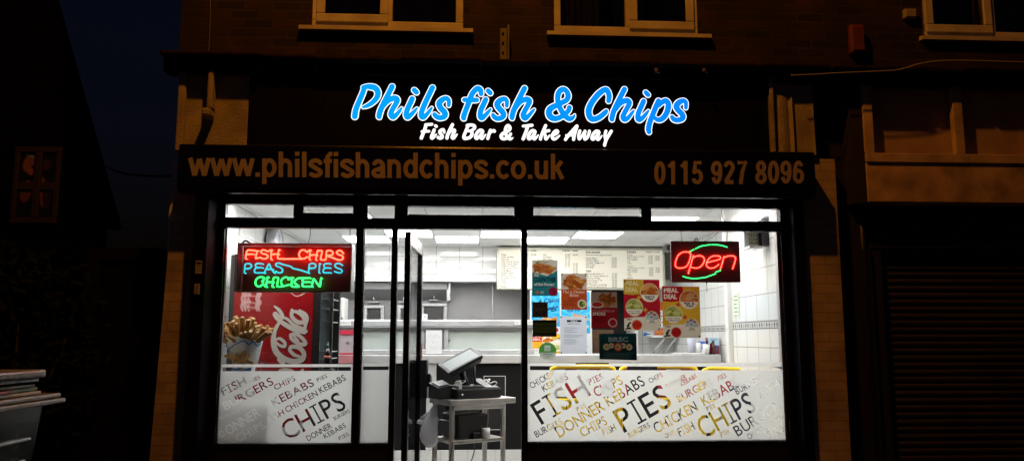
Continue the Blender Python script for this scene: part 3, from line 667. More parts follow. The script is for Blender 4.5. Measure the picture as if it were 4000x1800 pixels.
for sx, (x0, x1) in enumerate(((1146, 1388), (1560, 2030), (2064, 2520))):
    ox0, ox1 = [(1170, 1366), (1585, 2008), (2086, 2514)][sx]; zo0, zo1 = [(gz(838), gz(811)), (gz(841), gz(809)), (gz(841), gz(809))][sx]
    q = MB().use(BLACK); e = .001; y0, y1 = FY0 - .012, FY1
    q.bbox(gx(x0) + e, gx(ox0), y0, y1, Z_P0 + e, Z_P1 - e, .004); q.bbox(gx(ox1), gx(x1) - e, y0, y1, Z_P0 + e, Z_P1 - e, .004)
    q.bbox(gx(ox0) + e, gx(ox1) - e, y0, y1, Z_P0 + e, zo0, .004)
    if zo1 < Z_P1 - .004: q.bbox(gx(ox0) + e, gx(ox1) - e, y0, y1, zo1, Z_P1 - e, .003)
    q.build('vent_sash', BLACK, front)
EDGE = mat('bright_edge', (0.5, 0.5, 0.5), 0.35, 0.6)
GY = .015
for x0, x1, z0, z1 in ((X_JL1, X_M1a, Z_B, Z_TR), (X_M1b, X_M2a, Z_B, Z_TR), (X_M3b, X_JR0, Z_B, Z_TR)):
    q = MB(); q.box(x0 + .001, x1 - .001, GY, GY + .001, z0, z1); q.build('pane', GLASS, front)
for x0, x1 in ((X_JL1, gx(1128)), (gx(1146), gx(1388)), (gx(1425), gx(1531)), (gx(1560), gx(2030)), (gx(2064), gx(2520)), (gx(2556), X_JR0)):
    q = MB(); q.box(x0 + .001, x1 - .001, GY, GY + .001, Z_P0, Z_P1); q.build('transom_pane', GLASS, front)
part('sill_trim', EDGE, (X_JL1, X_M1a, GY + .004, FY1 + .03, Z_B - .006, Z_B + .008), (X_M1b, X_M2a, GY + .004, FY1 + .03, Z_B - .006, Z_B + .008), b=.002)
part('sill_trim', EDGE, (X_M3b, X_JR0, GY + .004, FY1 + .03, Z_B - .006, Z_B + .008), b=.002)
part('glazing_bead', EDGE, (X_JL1 + .001, X_JL1 + .010, GY + .003, FY1, Z_B + .01, Z_TR - .002), b=.002)
part('glazing_bead', EDGE, (X_JR0 - .022, X_JR0 - .001, GY + .003, FY1 + .02, Z_B + .01, Z_TR - .002), b=.002)
part('glazing_bead', EDGE, (X_M1b + .001, X_M1b + .007, GY + .003, FY1, Z_B + .01, Z_TR - .002), b=.002)
part('stall_riser', BLACKMATT, (X_JL1, X_M2a, FY0 + .004, FY1, -.15, Z_BR - .001)); part('stall_riser', BLACKMATT, (X_M3b, X_JR0, FY0 + .004, FY1, -.15, Z_BR - .001))
part('threshold', STEELDULL, (X_M2b, X_M3a, FY0, FY1, -.15, -.002))

def crosses(A, B):
    """do two closed loops cut each other?"""
    if (A.min(0) > B.max(0)).any() or (B.min(0) > A.max(0)).any(): return False
    a1, a2 = A, np.roll(A, -1, 0); b1, b2 = B, np.roll(B, -1, 0)
    cr = lambda p, q, r: (q[..., 0] - p[..., 0]) * (r[..., 1] - p[..., 1]) - (q[..., 1] - p[..., 1]) * (r[..., 0] - p[..., 0])
    P, Q, U, V = a1[:, None], a2[:, None], b1[None], b2[None]
    return bool(((cr(P, Q, U) * cr(P, Q, V) < 0) & (cr(U, V, P) * cr(U, V, Q) < 0)).any())
# frosted films: one sheet per pane with the clear band and the words cut out of it
def cut_film(name, outline, holes, words, m, y):
    """outline/holes: photo-pixel rectangles; words: (text, baseline start px, baseline end px, cap height px)"""
    c = bpy.data.curves.new('f', 'CURVE'); c.dimensions = '2D'; c.fill_mode = 'BOTH'
    def add(loop):
        s = c.splines.new('POLY'); s.points.add(len(loop) - 1); s.use_cyclic_u = True
        for i, p in enumerate(loop): s.points[i].co = (p[0], p[1], 0, 1)
    pw = lambda p: (lambda q: (q.x, q.z))(at(p[0], p[1], y))
    done = [np.array(h_, float) for h_ in holes] + [np.array(outline, float)]
    def fine(L_, n=24): return [(a[0] + (b[0] - a[0]) * i / n, a[1] + (b[1] - a[1]) * i / n) for a, b in zip(L_, L_[1:] + L_[:1]) for i in range(n)]
    add([pw(p) for p in fine(outline)])
    for hl in holes: add([pw(p) for p in fine(hl)])
    for (s, b0, b1, hgt) in words:
        b0, b1 = np.array(b0, float), np.array(b1, float); d = b1 - b0; L = np.linalg.norm(d); d /= L; nrm = np.array([d[1], -d[0]])
        x = 0.0; segs = []
        for ch in s:
            lp, _, vs, _ = glyph_loops(ch, 0.006, 3)
            if ch == 'I':     # serifed capital I as on the film
                lp = [np.array([(0, 0), (.32, 0), (.32, .055), (.195, .055), (.195, .636), (.32, .636), (.32, .691), (0, .691), (0, .636), (.125, .636), (.125, .055), (0, .055)])]; vs = lp[0]
            x0_, x1_ = vs[:, 0].min(), vs[:, 0].max()
            segs.append([np.stack([l_[:, 0] - x0_ + x, l_[:, 1]], 1) for l_ in lp])
            x += x1_ - x0_ + .085
        x -= .085
        for g_ in segs:
            G_ = [b0 + np.outer(l_[:, 0] * L / x, d) + np.outer(l_[:, 1] * hgt / CAP, nrm) for l_ in g_]
            mid = np.mean(np.concatenate(G_), 0)
            for k in range(7):
                if not any(crosses(l_, o_) for l_ in G_ for o_ in done): break
                G_ = [mid + (l_ - mid) * .93 for l_ in G_]
            if k == 6: continue
            done.extend(G_)
            for l_ in G_: add([pw(p) for p in l_])
    o = bpy.data.objects.new('f', c); me = bpy.data.meshes.new_from_object(o); bpy.data.objects.remove(o)
    me.name = name
    n = len(me.vertices); a = np.empty(n * 3, np.float32); me.vertices.foreach_get('co', a); a = a.reshape(-1, 3)
    a = np.stack([a[:, 0], np.full(n, y, np.float32), a[:, 1]], 1); me.vertices.foreach_set('co', a.ravel())
    bm = bmesh.new(); bm.from_mesh(me)
    bmesh.ops.delete(bm, geom=[f for f in bm.faces if f.calc_area() < 1e-12], context='FACES_ONLY')
    bm.to_mesh(me); bm.free(); me.materials.clear()
    return link(name, me, front, [m])
FROST = film('frosted_vinyl', (0.73, 0.74, 0.73), 0.80, 0.0)
za = lambda x, y: (800 + x / 2.897, 1400 + y / 2.897)
zb_ = lambda x, y: (2000 + x / 2.147, 1400 + y / 2.147)
def wd(z, s, a, b, h, k): return (s, z(*a), z(*b), h / k)
LW = [('FISH', (215, 418), (478, 280), 92), ('PIES', (522, 275), (632, 222), 40), ('BURGERS', (235, 583), (785, 285), 92), ('CHIPS', (800, 356), (1030, 243), 62),
      ('KEBABS', (782, 540), (1243, 300), 88), ('PIES', (1278, 262), (1390, 208), 42), ('FISH', (730, 715), (905, 625), 62), ('CHICKEN', (930, 610), (1285, 412), 66), ('KEBABS', (1312, 395), (1602, 238), 72),
      ('CHIPS', (935, 925), (1610, 556), 215), ('BURGERS', (1470, 698), (1645, 602), 42), ('DONNER', (1172, 932), (1445, 775), 64), ('KEBABS', (1362, 905), (1602, 770), 56), ('PIES', (1528, 922), (1634, 866), 44),
      ('DONNER', (185, 915), (640, 640), 110), ('CHIPS', (380, 942), (690, 780), 88), ('BURGERS', (180, 690), (400, 600), 36)]
RW = [('CHICKEN', (165, 252), (362, 140), 52), ('KEBABS', (268, 276), (476, 168), 54), ('FISH', (248, 553), (664, 302), 195), ('PIES', (652, 222), (772, 166), 52), ('CHIPS', (708, 322), (936, 208), 82),
      ('DONNER', (400, 662), (786, 422), 96), ('KEBABS', (812, 402), (1122, 216), 92), ('CHIPS', (1158, 206), (1268, 148), 40), ('PIES', (548, 440), (624, 404), 34), ('BURGERS', (208, 662), (430, 542), 56),
      ('CHIPS', (594, 658), (806, 546), 80), ('FISH', (772, 646), (878, 594), 56), ('PIES', (942, 620), (1350, 384), 205), ('BURGERS', (988, 664), (1162, 572), 46), ('DONNER', (1306, 252), (1468, 162), 40), ('KEBABS', (1422, 232), (1556, 156), 38),
      ('BURGERS', (1402, 364), (1688, 212), 64), ('PIES', (1732, 188), (1802, 152), 38), ('CHICKEN', (1216, 626), (1566, 430), 90), ('KEBABS', (1614, 396), (1912, 228), 88), ('PIES', (1642, 440), (1708, 406), 38),
      ('BURGERS', (1888, 302), (2104, 182), 56), ('FISH', (2088, 336), (2256, 240), 78), ('CHIPS', (1290, 666), (1374, 626), 38), ('FISH', (1410, 652), (1538, 588), 72), ('CHIPS', (1612, 672), (2056, 432), 180),
      ('FISH', (1758, 658), (1828, 622), 44), ('BURGERS', (1896, 652), (2308, 398), 92), ('CHICKEN', (1990, 676), (2142, 590), 48), ('KEBABS', (2166, 562), (2304, 482), 40), ('PIES', (2166, 678), (2296, 604), 76)]
def px_of(x, z, y):   # world point back to the photograph (for sheet outlines that follow the frame exactly)
    d = Vector((x, y, z)) - CAM; k = d.dot(FW); return (CX + F * d.dot(RT) / k, CY - F * d.dot(UP) / k)
VY = GY + .003
def frame_rect(x0, x1, ytop):
    zt = at(2000, ytop, VY).z
    return [px_of(x0, zt, VY), px_of(x1, zt, VY), px_of(x1, Z_B + .002, VY), px_of(x0, Z_B + .002, VY)]
cut_film('frosted_film', frame_rect(X_JL1 + .011, X_M1a - .002, 1420), [[(871, 1433), (1371, 1432), (1371, 1447), (870, 1449)]], [wd(za, s, a, b, h, 2.897) for s, a, b, h in LW], FROST, VY)
cut_film('frosted_film', frame_rect(X_M1b + .008, X_M2a - .002, 1416), [[(1419, 1430), (1518, 1430), (1518, 1444), (1418, 1444)]], [], FROST, VY)
fo_ = frame_rect(X_M3b + .002, X_JR0 - .023, 1417); fo_ = fo_[:1] + [(2248, 1417.5), (2250, 1424), (2376, 1425), (2379, 1417.5)] + fo_[1:]
cut_film('frosted_film', fo_, [[(2070, 1428), (3059, 1432), (3060, 1446), (2070, 1444)]], [wd(zb_, s, a, b, h, 2.147) for s, a, b, h in RW], FROST, VY)

# small things fixed to the jambs
def sticker(x0, y0, x1, y1, y, lab, lines=3, bg='#b9b2a4', dark='#38322c'):
    a_ = Art(10, 10 * abs(y1 - y0) / abs(x1 - x0), 14, bg); hh = a_.h
    a_.rect(1, hh * .12, 9, hh * .3, dark)
    for i in range(lines): a_.rect(1.5, hh * (.42 + .17 * i), 8.5 - (i % 2) * 2, hh * (.47 + .17 * i), dark, .6)
    o = a_.sheet('notice_sticker', px_corners(x0, y0, x1, y1, y), THICK, None, .004); return tag(o, lab, 'sticker')
sticker(763, 1017, 788, 1068, -.275, 'small white printed notice on the black jamb left of the neon window')
sticker(3330, 968, 3356, 1020, .095, 'small white printed notice on the dark wall right of the shop, above two boxes')
for x0, x1, y0, y1, yy, lab in ((761, 782, 1108, 1150, -.275, 'pair of small cream switch boxes under the notice on the left jamb'), (3330, 3358, 1028, 1066, .095, 'pair of small cream switch boxes under the notice in the right recess')):
    a, b, z0, z1 = rect_px(x0, y0, x1, y1, yy); q = MB(); m2 = (a + b) / 2
    q.bbox(a, m2 - .002, yy - .02, yy, z0, z1, .004); q.bbox(m2 + .002, b, yy - .025, yy, z0, z1, .004); q.box(a + .003, b - .003, yy, yy + .003, z0 + .004, z1 - .004)
    one(q, 'switch_box', mat('cream_plastic', (0.36, 0.33, 0.27), 0.5), lab, 'switch')

# ------------------------------------------------------------------ the neighbouring shop on the right
NY = -.15
nb = empty('neighbour_shop', (at(3700, 600, NY).x, NY, -.15), 'unlit neighbouring shop with an empty framed fascia and closed dark roller shutter', 'shop')
TIMB = mat('tan_painted_timber', (0.62, 0.46, 0.28), 0.7, noise=0.4, nscale=4, bump=0.4, bscale=30)
nx0, nx1 = at(3374, 450, NY).x, 8.6
zt1, zt0 = at(3600, 300, NY).z, at(3600, 331, NY).z; zl1, zl0 = at(3600, 600, NY).z, at(3600, 636, NY).z
q = MB().use(TIMB); q.bbox(nx0, nx1, NY, NY + .06, zt0, zt1); q.bbox(nx0, nx1, NY - .006, NY + .06, zl0, zl1)
sp_ = at(3745, 460, NY).x - at(3392, 460, NY).x
for i in range(5):
    xx = at(3392, 460, NY).x + sp_ * i; q.bbox(xx - .04, xx + .04, NY + .002, NY + .058, zl1 + .001, zt0 - .001)
q.build('fascia_frame', TIMB, nb)
q = MB(); q.box(nx0 + .02, nx1, NY + .105, NY + .125, zl0, zt1); q.build('fascia_board', mat('tan_board', (0.55, 0.38, 0.22), 0.8, noise=0.35, nscale=3), nb)
q = MB(); q.box(nx0 - .10, nx0 - .002, NY + .02, .3, at(3372, 790, NY).z, zt1 + .03); q.build('fascia_end', mat('dark_brown_timber', (0.022, 0.018, 0.015), 0.8, noise=0.3), nb)
z_b0 = at(3700, 790, NY).z
q = MB(); q.bbox(nx0, nx1, NY + .010, NY + .28, z_b0, zl0 - .004, .006); q.build('lower_board', mat('tan_board_low', (0.60, 0.42, 0.24), 0.8, noise=0.5, nscale=5), nb)
q = MB(); q.box(nx0 + .04, nx1, .02, .06, z_b0 - .35, z_b0); q.build('shutter_hood', mat('brown_black', (0.012, 0.010, 0.009), 0.7), nb)
q = MB().use(mat('brown_shutter', (0.042, 0.034, 0.028), 0.65, 0.1, noise=0.35, nscale=3)); zz = -.15; prof = []
xs0 = at(3400, 1300, .1).x
while zz < z_b0 - .2:
    for i in range(6):
        a = i / 6; prof.append((zz + a * .056, .10 - .016 * math.sin(math.pi * a) if i else .112))
    zz += .056
for i in range(len(prof) - 1):
    (z0, y0), (z1, y1) = prof[i], prof[i + 1]; q.add([(xs0, y0, z0), (nx1, y0, z0), (nx1, y1, z1), (xs0, y1, z1)], [(0, 1, 2, 3)])
q.build('roller_shutter', None, nb, normals=False)
q = MB(); q.bbox(xs0 - .09, xs0 - .002, .0, .2, -.15, z_b0 - .36); q.build('shutter_guide', BLACKMATT, nb)

# ------------------------------------------------------------------ the dark left side: house, gate, bush, bins, wire
HY = 2.4
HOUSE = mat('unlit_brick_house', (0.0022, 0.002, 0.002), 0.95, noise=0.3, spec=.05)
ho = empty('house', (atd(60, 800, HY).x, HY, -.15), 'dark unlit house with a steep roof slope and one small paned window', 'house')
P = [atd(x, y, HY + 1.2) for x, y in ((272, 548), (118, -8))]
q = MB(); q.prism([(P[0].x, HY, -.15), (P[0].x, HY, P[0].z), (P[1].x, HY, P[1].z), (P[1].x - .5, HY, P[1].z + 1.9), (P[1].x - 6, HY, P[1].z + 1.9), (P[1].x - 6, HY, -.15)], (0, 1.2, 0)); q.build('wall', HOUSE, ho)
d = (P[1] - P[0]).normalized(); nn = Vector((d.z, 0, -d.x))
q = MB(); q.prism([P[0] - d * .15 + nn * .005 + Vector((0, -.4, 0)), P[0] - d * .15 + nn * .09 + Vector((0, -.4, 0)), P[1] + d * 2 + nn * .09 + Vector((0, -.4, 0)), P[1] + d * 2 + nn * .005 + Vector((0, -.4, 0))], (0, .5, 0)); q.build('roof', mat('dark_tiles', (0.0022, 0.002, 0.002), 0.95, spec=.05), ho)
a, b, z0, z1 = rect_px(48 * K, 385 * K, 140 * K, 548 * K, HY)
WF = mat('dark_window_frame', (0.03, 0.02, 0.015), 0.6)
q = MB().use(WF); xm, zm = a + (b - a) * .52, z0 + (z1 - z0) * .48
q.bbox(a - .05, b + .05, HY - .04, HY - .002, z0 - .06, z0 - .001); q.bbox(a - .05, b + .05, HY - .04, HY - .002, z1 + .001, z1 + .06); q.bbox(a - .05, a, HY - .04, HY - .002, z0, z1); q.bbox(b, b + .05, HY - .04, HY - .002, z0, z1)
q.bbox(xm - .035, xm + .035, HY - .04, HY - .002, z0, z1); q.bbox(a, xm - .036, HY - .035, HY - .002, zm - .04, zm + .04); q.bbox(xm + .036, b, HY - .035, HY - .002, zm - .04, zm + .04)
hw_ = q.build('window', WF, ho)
art = Art(10, 10 * (z1 - z0) / (b - a), 40, '#1a0f0a')  # pale patches paint lit curtains and reflections onto the pane
for (x, y, rx, ry, c, ro) in ((2.2, 3.2, 1.6, 2.4, '#8a5a42', 12), (3.2, 5.2, 1.3, 1.1, '#9a6044', -25), (7, 3.4, 1.4, 1.6, '#40281e', 0), (2.0, 11, 1.6, 3.2, '#6a4030', 8), (6.6, 11.2, .9, 4.2, '#7c5040', -4), (7.8, 12, 1.2, 4, '#33201a', 0), (3, 1, 2, .5, '#7a8a84', 20), (3.6, 4.2, .9, .5, '#3a0f0e', 30)): art.ell(x, y, rx, ry, c, ro)
o = art.sheet('pane', px_corners(48 * K, 385 * K, 140 * K, 548 * K, HY - .008), OPAQUE, hw_)
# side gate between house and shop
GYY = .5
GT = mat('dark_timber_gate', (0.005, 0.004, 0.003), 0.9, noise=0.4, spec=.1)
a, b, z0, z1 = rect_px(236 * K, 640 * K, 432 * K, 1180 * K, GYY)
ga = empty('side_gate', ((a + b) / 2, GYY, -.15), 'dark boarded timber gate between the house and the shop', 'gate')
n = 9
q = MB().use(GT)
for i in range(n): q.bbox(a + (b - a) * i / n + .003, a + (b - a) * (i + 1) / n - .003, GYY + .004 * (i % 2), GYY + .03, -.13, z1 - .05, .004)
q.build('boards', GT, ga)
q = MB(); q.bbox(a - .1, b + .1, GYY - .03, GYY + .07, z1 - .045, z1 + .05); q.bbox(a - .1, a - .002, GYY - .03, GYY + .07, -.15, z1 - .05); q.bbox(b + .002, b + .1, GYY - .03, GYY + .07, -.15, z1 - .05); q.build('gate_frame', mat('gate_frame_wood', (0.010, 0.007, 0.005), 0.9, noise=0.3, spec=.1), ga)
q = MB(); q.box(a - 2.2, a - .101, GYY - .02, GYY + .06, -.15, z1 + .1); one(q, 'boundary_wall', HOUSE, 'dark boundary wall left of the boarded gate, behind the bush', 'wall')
# bush
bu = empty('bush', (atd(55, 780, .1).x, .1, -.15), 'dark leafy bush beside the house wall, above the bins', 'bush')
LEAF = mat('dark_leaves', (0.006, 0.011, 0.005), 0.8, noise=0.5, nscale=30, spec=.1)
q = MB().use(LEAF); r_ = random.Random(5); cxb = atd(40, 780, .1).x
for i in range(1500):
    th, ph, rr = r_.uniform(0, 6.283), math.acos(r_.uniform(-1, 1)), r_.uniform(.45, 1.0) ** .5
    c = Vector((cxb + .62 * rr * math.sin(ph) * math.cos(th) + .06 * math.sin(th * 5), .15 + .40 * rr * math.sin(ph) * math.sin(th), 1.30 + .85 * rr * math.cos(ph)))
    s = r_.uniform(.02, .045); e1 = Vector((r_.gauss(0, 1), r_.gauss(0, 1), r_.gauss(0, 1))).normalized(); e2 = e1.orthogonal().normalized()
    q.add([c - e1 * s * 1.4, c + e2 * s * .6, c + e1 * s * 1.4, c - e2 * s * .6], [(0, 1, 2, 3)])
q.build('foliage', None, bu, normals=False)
q = MB()
for i in range(5): q.tube([(cxb + .03 * i - .06, .15, -.15), (cxb + .02 * i - .05, .14 + .02 * i, .5), (cxb + .18 * (i - 2), .15 + .05 * (i - 2), 1.5)], [.025, .02, .006], 6)
q.build('stem', mat('bark', (0.02, 0.015, 0.01), 0.9), bu)
# trade waste bins
BIN = mat('bin_dark_green', (0.012, 0.017, 0.015), 0.25, noise=0.2)
LID = mat('bin_lid_grey', (0.30, 0.31, 0.30), 0.32, noise=0.35, nscale=5)
LIDE = mat('bin_lid_edge', (0.25, 0.26, 0.27), 0.30, noise=0.3, nscale=8)
BY0, BY1 = -3.25, -1.90; BX = at(240, 1540, BY1).x
zb_of = lambda py: at(230, py, BY1).z
bn = empty('waste_bin', (BX - .5, (BY0 + BY1) / 2, -.15), 'dark green waste bin at the lower left with its pale lid resting on overflowing packaging', 'bin')
zr0, zr1 = zb_of(1573), zb_of(1532); zl0, zl1 = zb_of(1483), zb_of(1438)
q = MB().use(BIN); q.hexa([(BX - .95, BY0 + .1, .02), (BX - .13, BY0 + .1, .02), (BX - .13, BY1 - .16, .02), (BX - .95, BY1 - .16, .02), (BX - 1.0, BY0 + .03, zr0), (BX - .05, BY0 + .03, zr0), (BX - .05, BY1 - .08, zr0), (BX - 1.0, BY1 - .08, zr0)])
for i, zz_ in enumerate((.30, .58)): q.bbox(BX - .12 + i * .03, BX - .07 + i * .03, BY0 + .1, BY1 - .16, zz_, zz_ + .05, .01)
for yy_ in (): q.hexa([(BX - .10, yy_, .10), (BX - .07, yy_, .10), (BX - .07, yy_ + .05, .10), (BX - .10, yy_ + .05, .10), (BX - .05, yy_, zr0 - .01), (BX - .02, yy_, zr0 - .01), (BX - .02, yy_ + .05, zr0 - .01), (BX - .05, yy_ + .05, zr0 - .01)])
q.build('body', BIN, bn)
q = MB().use(LIDE); q.bbox(BX - 1.03, BX, BY0, BY1, zr0 + .03, zr1, .008); q.bbox(BX - 1.03, BX + .02, BY0, BY1 + .01, zr0 + .003, zr0 + .027, .006); q.build('rim', LIDE, bn)
q = MB().use(LIDE); q.bbox(BX - 1.02, BX - .03, BY0, BY1 - .10, zl0 + .018, zl1, .012); q.bbox(BX - 1.0, BX - .05, BY0 + .02, BY1 - .13, zl0, zl0 + .016, .004); q.build('lid', LIDE, bn)
q = MB().use(mat('bin_trim', (.6, .6, .6), .3, .3)); z_ = zb_of(1700); q.bbox(BX - .062, BX - .045, BY0 + .1, BY1 - .17, z_, z_ + .012, .003); q.bbox(BX - .062, BX - .048, BY1 - .34, BY1 - .2, z_ - .10, z_ - .088, .003); q.bbox(BX - .06, BX - .05, BY1 - .34, BY1 - .2, z_ - .125, z_ - .117, .003); q.build('trim_strip', None, bn)
for yy_ in (BY0 + .3, BY1 - .35):
    q = MB(); q.lathe([(.03, -.03), (.10, -.03), (.10, .03), (.03, .03)], (BX - .2, yy_, -.05), 16, 'X'); q.build('wheel', BLACKPL, bn)
q = MB()
for c, z_, y1_, xo in (('#c4c2ba', zr1 + .004, BY1 - .14, .03), ('#8c2018', zr1 + .022, BY1 - .42, .02), ('#7f9a78', zr1 + .023, BY1 - .16, .04), ('#2a2a2c', zr1 + .040, BY1 - .2, .03)):
    y0_ = BY0 + .05 if c != '#7f9a78' else BY1 - .415
    q.use(mat('waste_' + c[1:], lin(c), 0.4)); q.bbox(BX - .8, BX - xo, y0_, y1_, z_, z_ + .014, .003)
one(q, 'packaging_waste', None, 'flattened red, green and white packaging squeezed under the bin lid', 'rubbish')
q = MB(); p0, p1 = at_x(205 * K, 375 * K, -4.5), Vector((bx0 + .02, 1.5, 0))
pe = at(435 * K, 443 * K, 1.5); ps = at(205 * K, 375 * K, 8)
q.tube([ps.lerp(pe, i / 12) - Vector((0, 0, .16 * math.sin(math.pi * i / 12))) for i in range(13)], .012, 6)
one(q, 'telephone_wire', DC, 'thin dark telephone wire sagging across the night sky', 'wire')
#==INTERIOR==
# ------------------------------------------------------------------ the lit room
ZC = 2.65; XL, XR, XR2, YJ, YB = -2.24, 2.50, 2.95, 1.25, 5.60
WT_ = (0.80, 0.81, 0.80); GR = (0.34, 0.33, 0.32)
TL = gridmat('wall_tiles_left', 'YZ', (.42, .268), WT_, GR, .0035, 0, .16, .02, (.10, 2.38), .15)
TR_ = gridmat('wall_tiles_right', 'YZ', (.275, .225), WT_, GR, .0035, 0, .16, .02, (.05, 1.526), .15)
TF = gridmat('wall_tiles_front', 'XZ', (.325, .243), WT_, GR, .004, 0, .05, .02, (-.458, 2.267), .15)
TJ = gridmat('wall_tiles_return', 'XZ', (.275, .225), WT_, GR, .0035, 0, .16, .02, (2.5, 1.526), .15)
CE = gridmat('ceiling_tiles', 'XY', (.577, .59), (.90, .91, .91), (.72, .72, .72), .011, 0, .7, .015, (-1.02, 3.15), .2)
FL = gridmat('floor_tiles', 'XY', (.33, .33), (.56, .56, .55), (.3, .3, .3), .005, 0, .35, .06, (0, 0), .2, noise=.2)
def slab(name, m, *b): q = MB(); q.box(*b); return structure(q, name, m)
slab('floor', FL, XL - .1, XR2 + .1, FY1 + .002, YB, -.12, 0)
slab('ceiling', CE, XL - .1, XR2 + .1, FY1 + .02, YB + .1, ZC, ZC + .1)
slab('wall_left', TL, XL - .1, XL, FY1 + .02, YB, .001, ZC - .001)
slab('wall_right', TR_, XR, XR2 + .1, FY1 + .02, YJ, .001, ZC - .001)
slab('wall_right_recess', TR_, XR2, XR2 + .1, YJ + .001, YB, .001, ZC - .001)
slab('wall_back', TJ, XL, XR2 + .1, YB + .001, YB + .1, .001, ZC - .001)
slab('wall_over_range', TF, XL + .001, 2.62, 4.89, 4.99, 2.217, ZC - .001)
slab('wall_front', WHITE, XL - .1, XR2 + .1, FY1 + .005, FY1 + .12, Z_T - .01, ZC + .1)
slab('wall_front_left', WHITE, XL - .1, X_JL1 - .001, FY1 + .003, FY1 + .016, -.1, ZC)
slab('wall_front_right', WHITE, X_JR0 + .001, XR2 + .1, FY1 + .003, FY1 + .016, -.1, ZC)
# border of diamond tiles
BD = mat('border_dark', (0.07, 0.07, 0.075), 0.3); BL_ = mat('border_light', (0.72, 0.72, 0.70), 0.25)
def border(x, y0, y1, z0, z1):
    q = MB().use(BL_); e = .002
    q.box(x - e, x, y0, y1, z0, z1); q.use(BD)
    for zz_ in (z0 + .002, z1 - .008): q.quad((x - e * 1.8, y0, zz_), (x - e * 1.8, y1, zz_), (x - e * 1.8, y1, zz_ + .006), (x - e * 1.8, y0, zz_ + .006))
    n = int((y1 - y0) / .055)
    for i in range(n):
        c = y0 + (i + .5) * (y1 - y0) / n; zc_ = (z0 + z1) / 2; hh = (z1 - z0) * .36
        if i % 3 == 2: q.use(mat('border_grey', (.35, .35, .36), .3))
        else: q.use(BD)
        q.quad((x - e * 1.8, c - .017, zc_), (x - e * 1.8, c, zc_ - hh), (x - e * 1.8, c + .017, zc_), (x - e * 1.8, c, zc_ + hh))
    return q
structure(border(XR, .12, YJ, 1.458, 1.526), 'tile_border', None); structure(border(XR2, YJ, YB, 1.458, 1.526), 'tile_border', None)
q = MB(); q.bbox(XR - .045, XR + .02, YJ + .002, YJ + .09, .0, ZC - .002, .008); one(q, 'pipe_casing', WHITEPL, 'white boxed pipe casing running up the corner of the right tiled wall', 'casing')

# ceiling lights
XC = lambda k: -1.02 + .577 * k; YC = lambda j: 3.15 + .59 * j
PAN = emit('led_panel', (1.0, 0.985, 0.96), PANEL)
spots = [(0, 0), (2, 0), (4, 0), (1, 1), (3, 1), (1, -2), (3, -2), (5, -2), (-1, -2), (0, -4), (2, -4), (4, -4), (-1, 1), (-2, -4), (-1, -5), (1, -5), (3, -5), (5, -5), (-2, -5)]  # spots missing from LBL are unseen panels, added to brighten the shop
LBL = {(0, 0): 'square lit ceiling panel seen above the narrow side pane', (2, 0): 'square lit ceiling panel above the right half of the doorway', (4, 0): 'square lit ceiling panel above the middle of the menu board',
       (1, 1): 'square lit ceiling panel deeper in, above the doorway and nearest the tiled fascia', (3, 1): 'square lit ceiling panel above the left end of the menu board', (5, -2): 'square lit ceiling panel seen through the right end transom pane',
       (1, -2): 'square lit ceiling panel seen through the transom over the door', (3, -2): 'square lit ceiling panel seen through the transom right of the door', (-1, -2): 'square lit ceiling panel behind the small left transom vent'}
for (i, j) in spots:
    lab = LBL.get((i, j), 'square lit ceiling panel added out of sight, brightening the shop')
    if YC(j) + .3 < .2 or XC(i) < XL - .05: continue
    t_ = empty('ceiling_light', (XC(i) + .288, YC(j) + .295, ZC - .012), lab, 'ceiling light', 'square ceiling light panels')
    x0, x1, y0, y1 = XC(i) + .006, XC(i) + .571, YC(j) + .006, YC(j) + .584; x0 = max(x0, XL + .01)
    q = MB(); q.box(x0 + .012, x1 - .012, y0 + .012, y1 - .012, ZC - .016, ZC - .003); q.build('diffuser', PAN, t_)
    q = MB()
    for bx in ((x0, x1, y0, y0 + .011), (x0, x1, y1 - .011, y1), (x0, x0 + .011, y0 + .0115, y1 - .0115), (x1 - .011, x1, y0 + .0115, y1 - .0115)): q.box(*bx, ZC - .011, ZC - .002)
    q.build('frame', WHITEPL, t_)

# extraction hood over the range
hd = empty('extraction_hood', (-.6, 5.3, 1.3), 'dull steel extraction hood and splashback behind the frying range', 'hood')
GREYST = mat('hood_grey', (0.30, 0.30, 0.305), 0.45, 0.35, noise=0.15, nscale=2)
q = MB(); q.box(XL + .002, -.02 + .36, 5.30, 5.34, 0.9, 2.6); q.box(.345, .95, 5.30, 5.34, .9, 2.6); q.build('splashback', GREYST, hd)
q = MB(); q.box(XL + .003, .98, 4.88, 5.295, 2.16, 2.20); q.bbox(XL + .003, 2.60, 4.872, 4.886, 2.19, 2.225, .003); q.build('lip', STEEL, hd)
a = at(1643, 1090, 5.0); b = at(1745, 1140, 5.0)
q = MB().use(GREYST); q.prism([(XL + .02, 5.29, 2.15), (XL + .02, 5.29, 1.92), (XL + .02, 5.0, 2.06), (XL + .02, 5.0, 2.15)], (b.x - XL, 0, 0)); q.build('filter_box', GREYST, hd)
q = MB(); q.bbox(b.x + .0, b.x + .05, 5.0, 5.29, 1.9, 2.15, .004); q.bbox(.335, .352, 5.285, 5.30, .95, 2.15, .003); q.build('seam_strip', STEEL, hd)
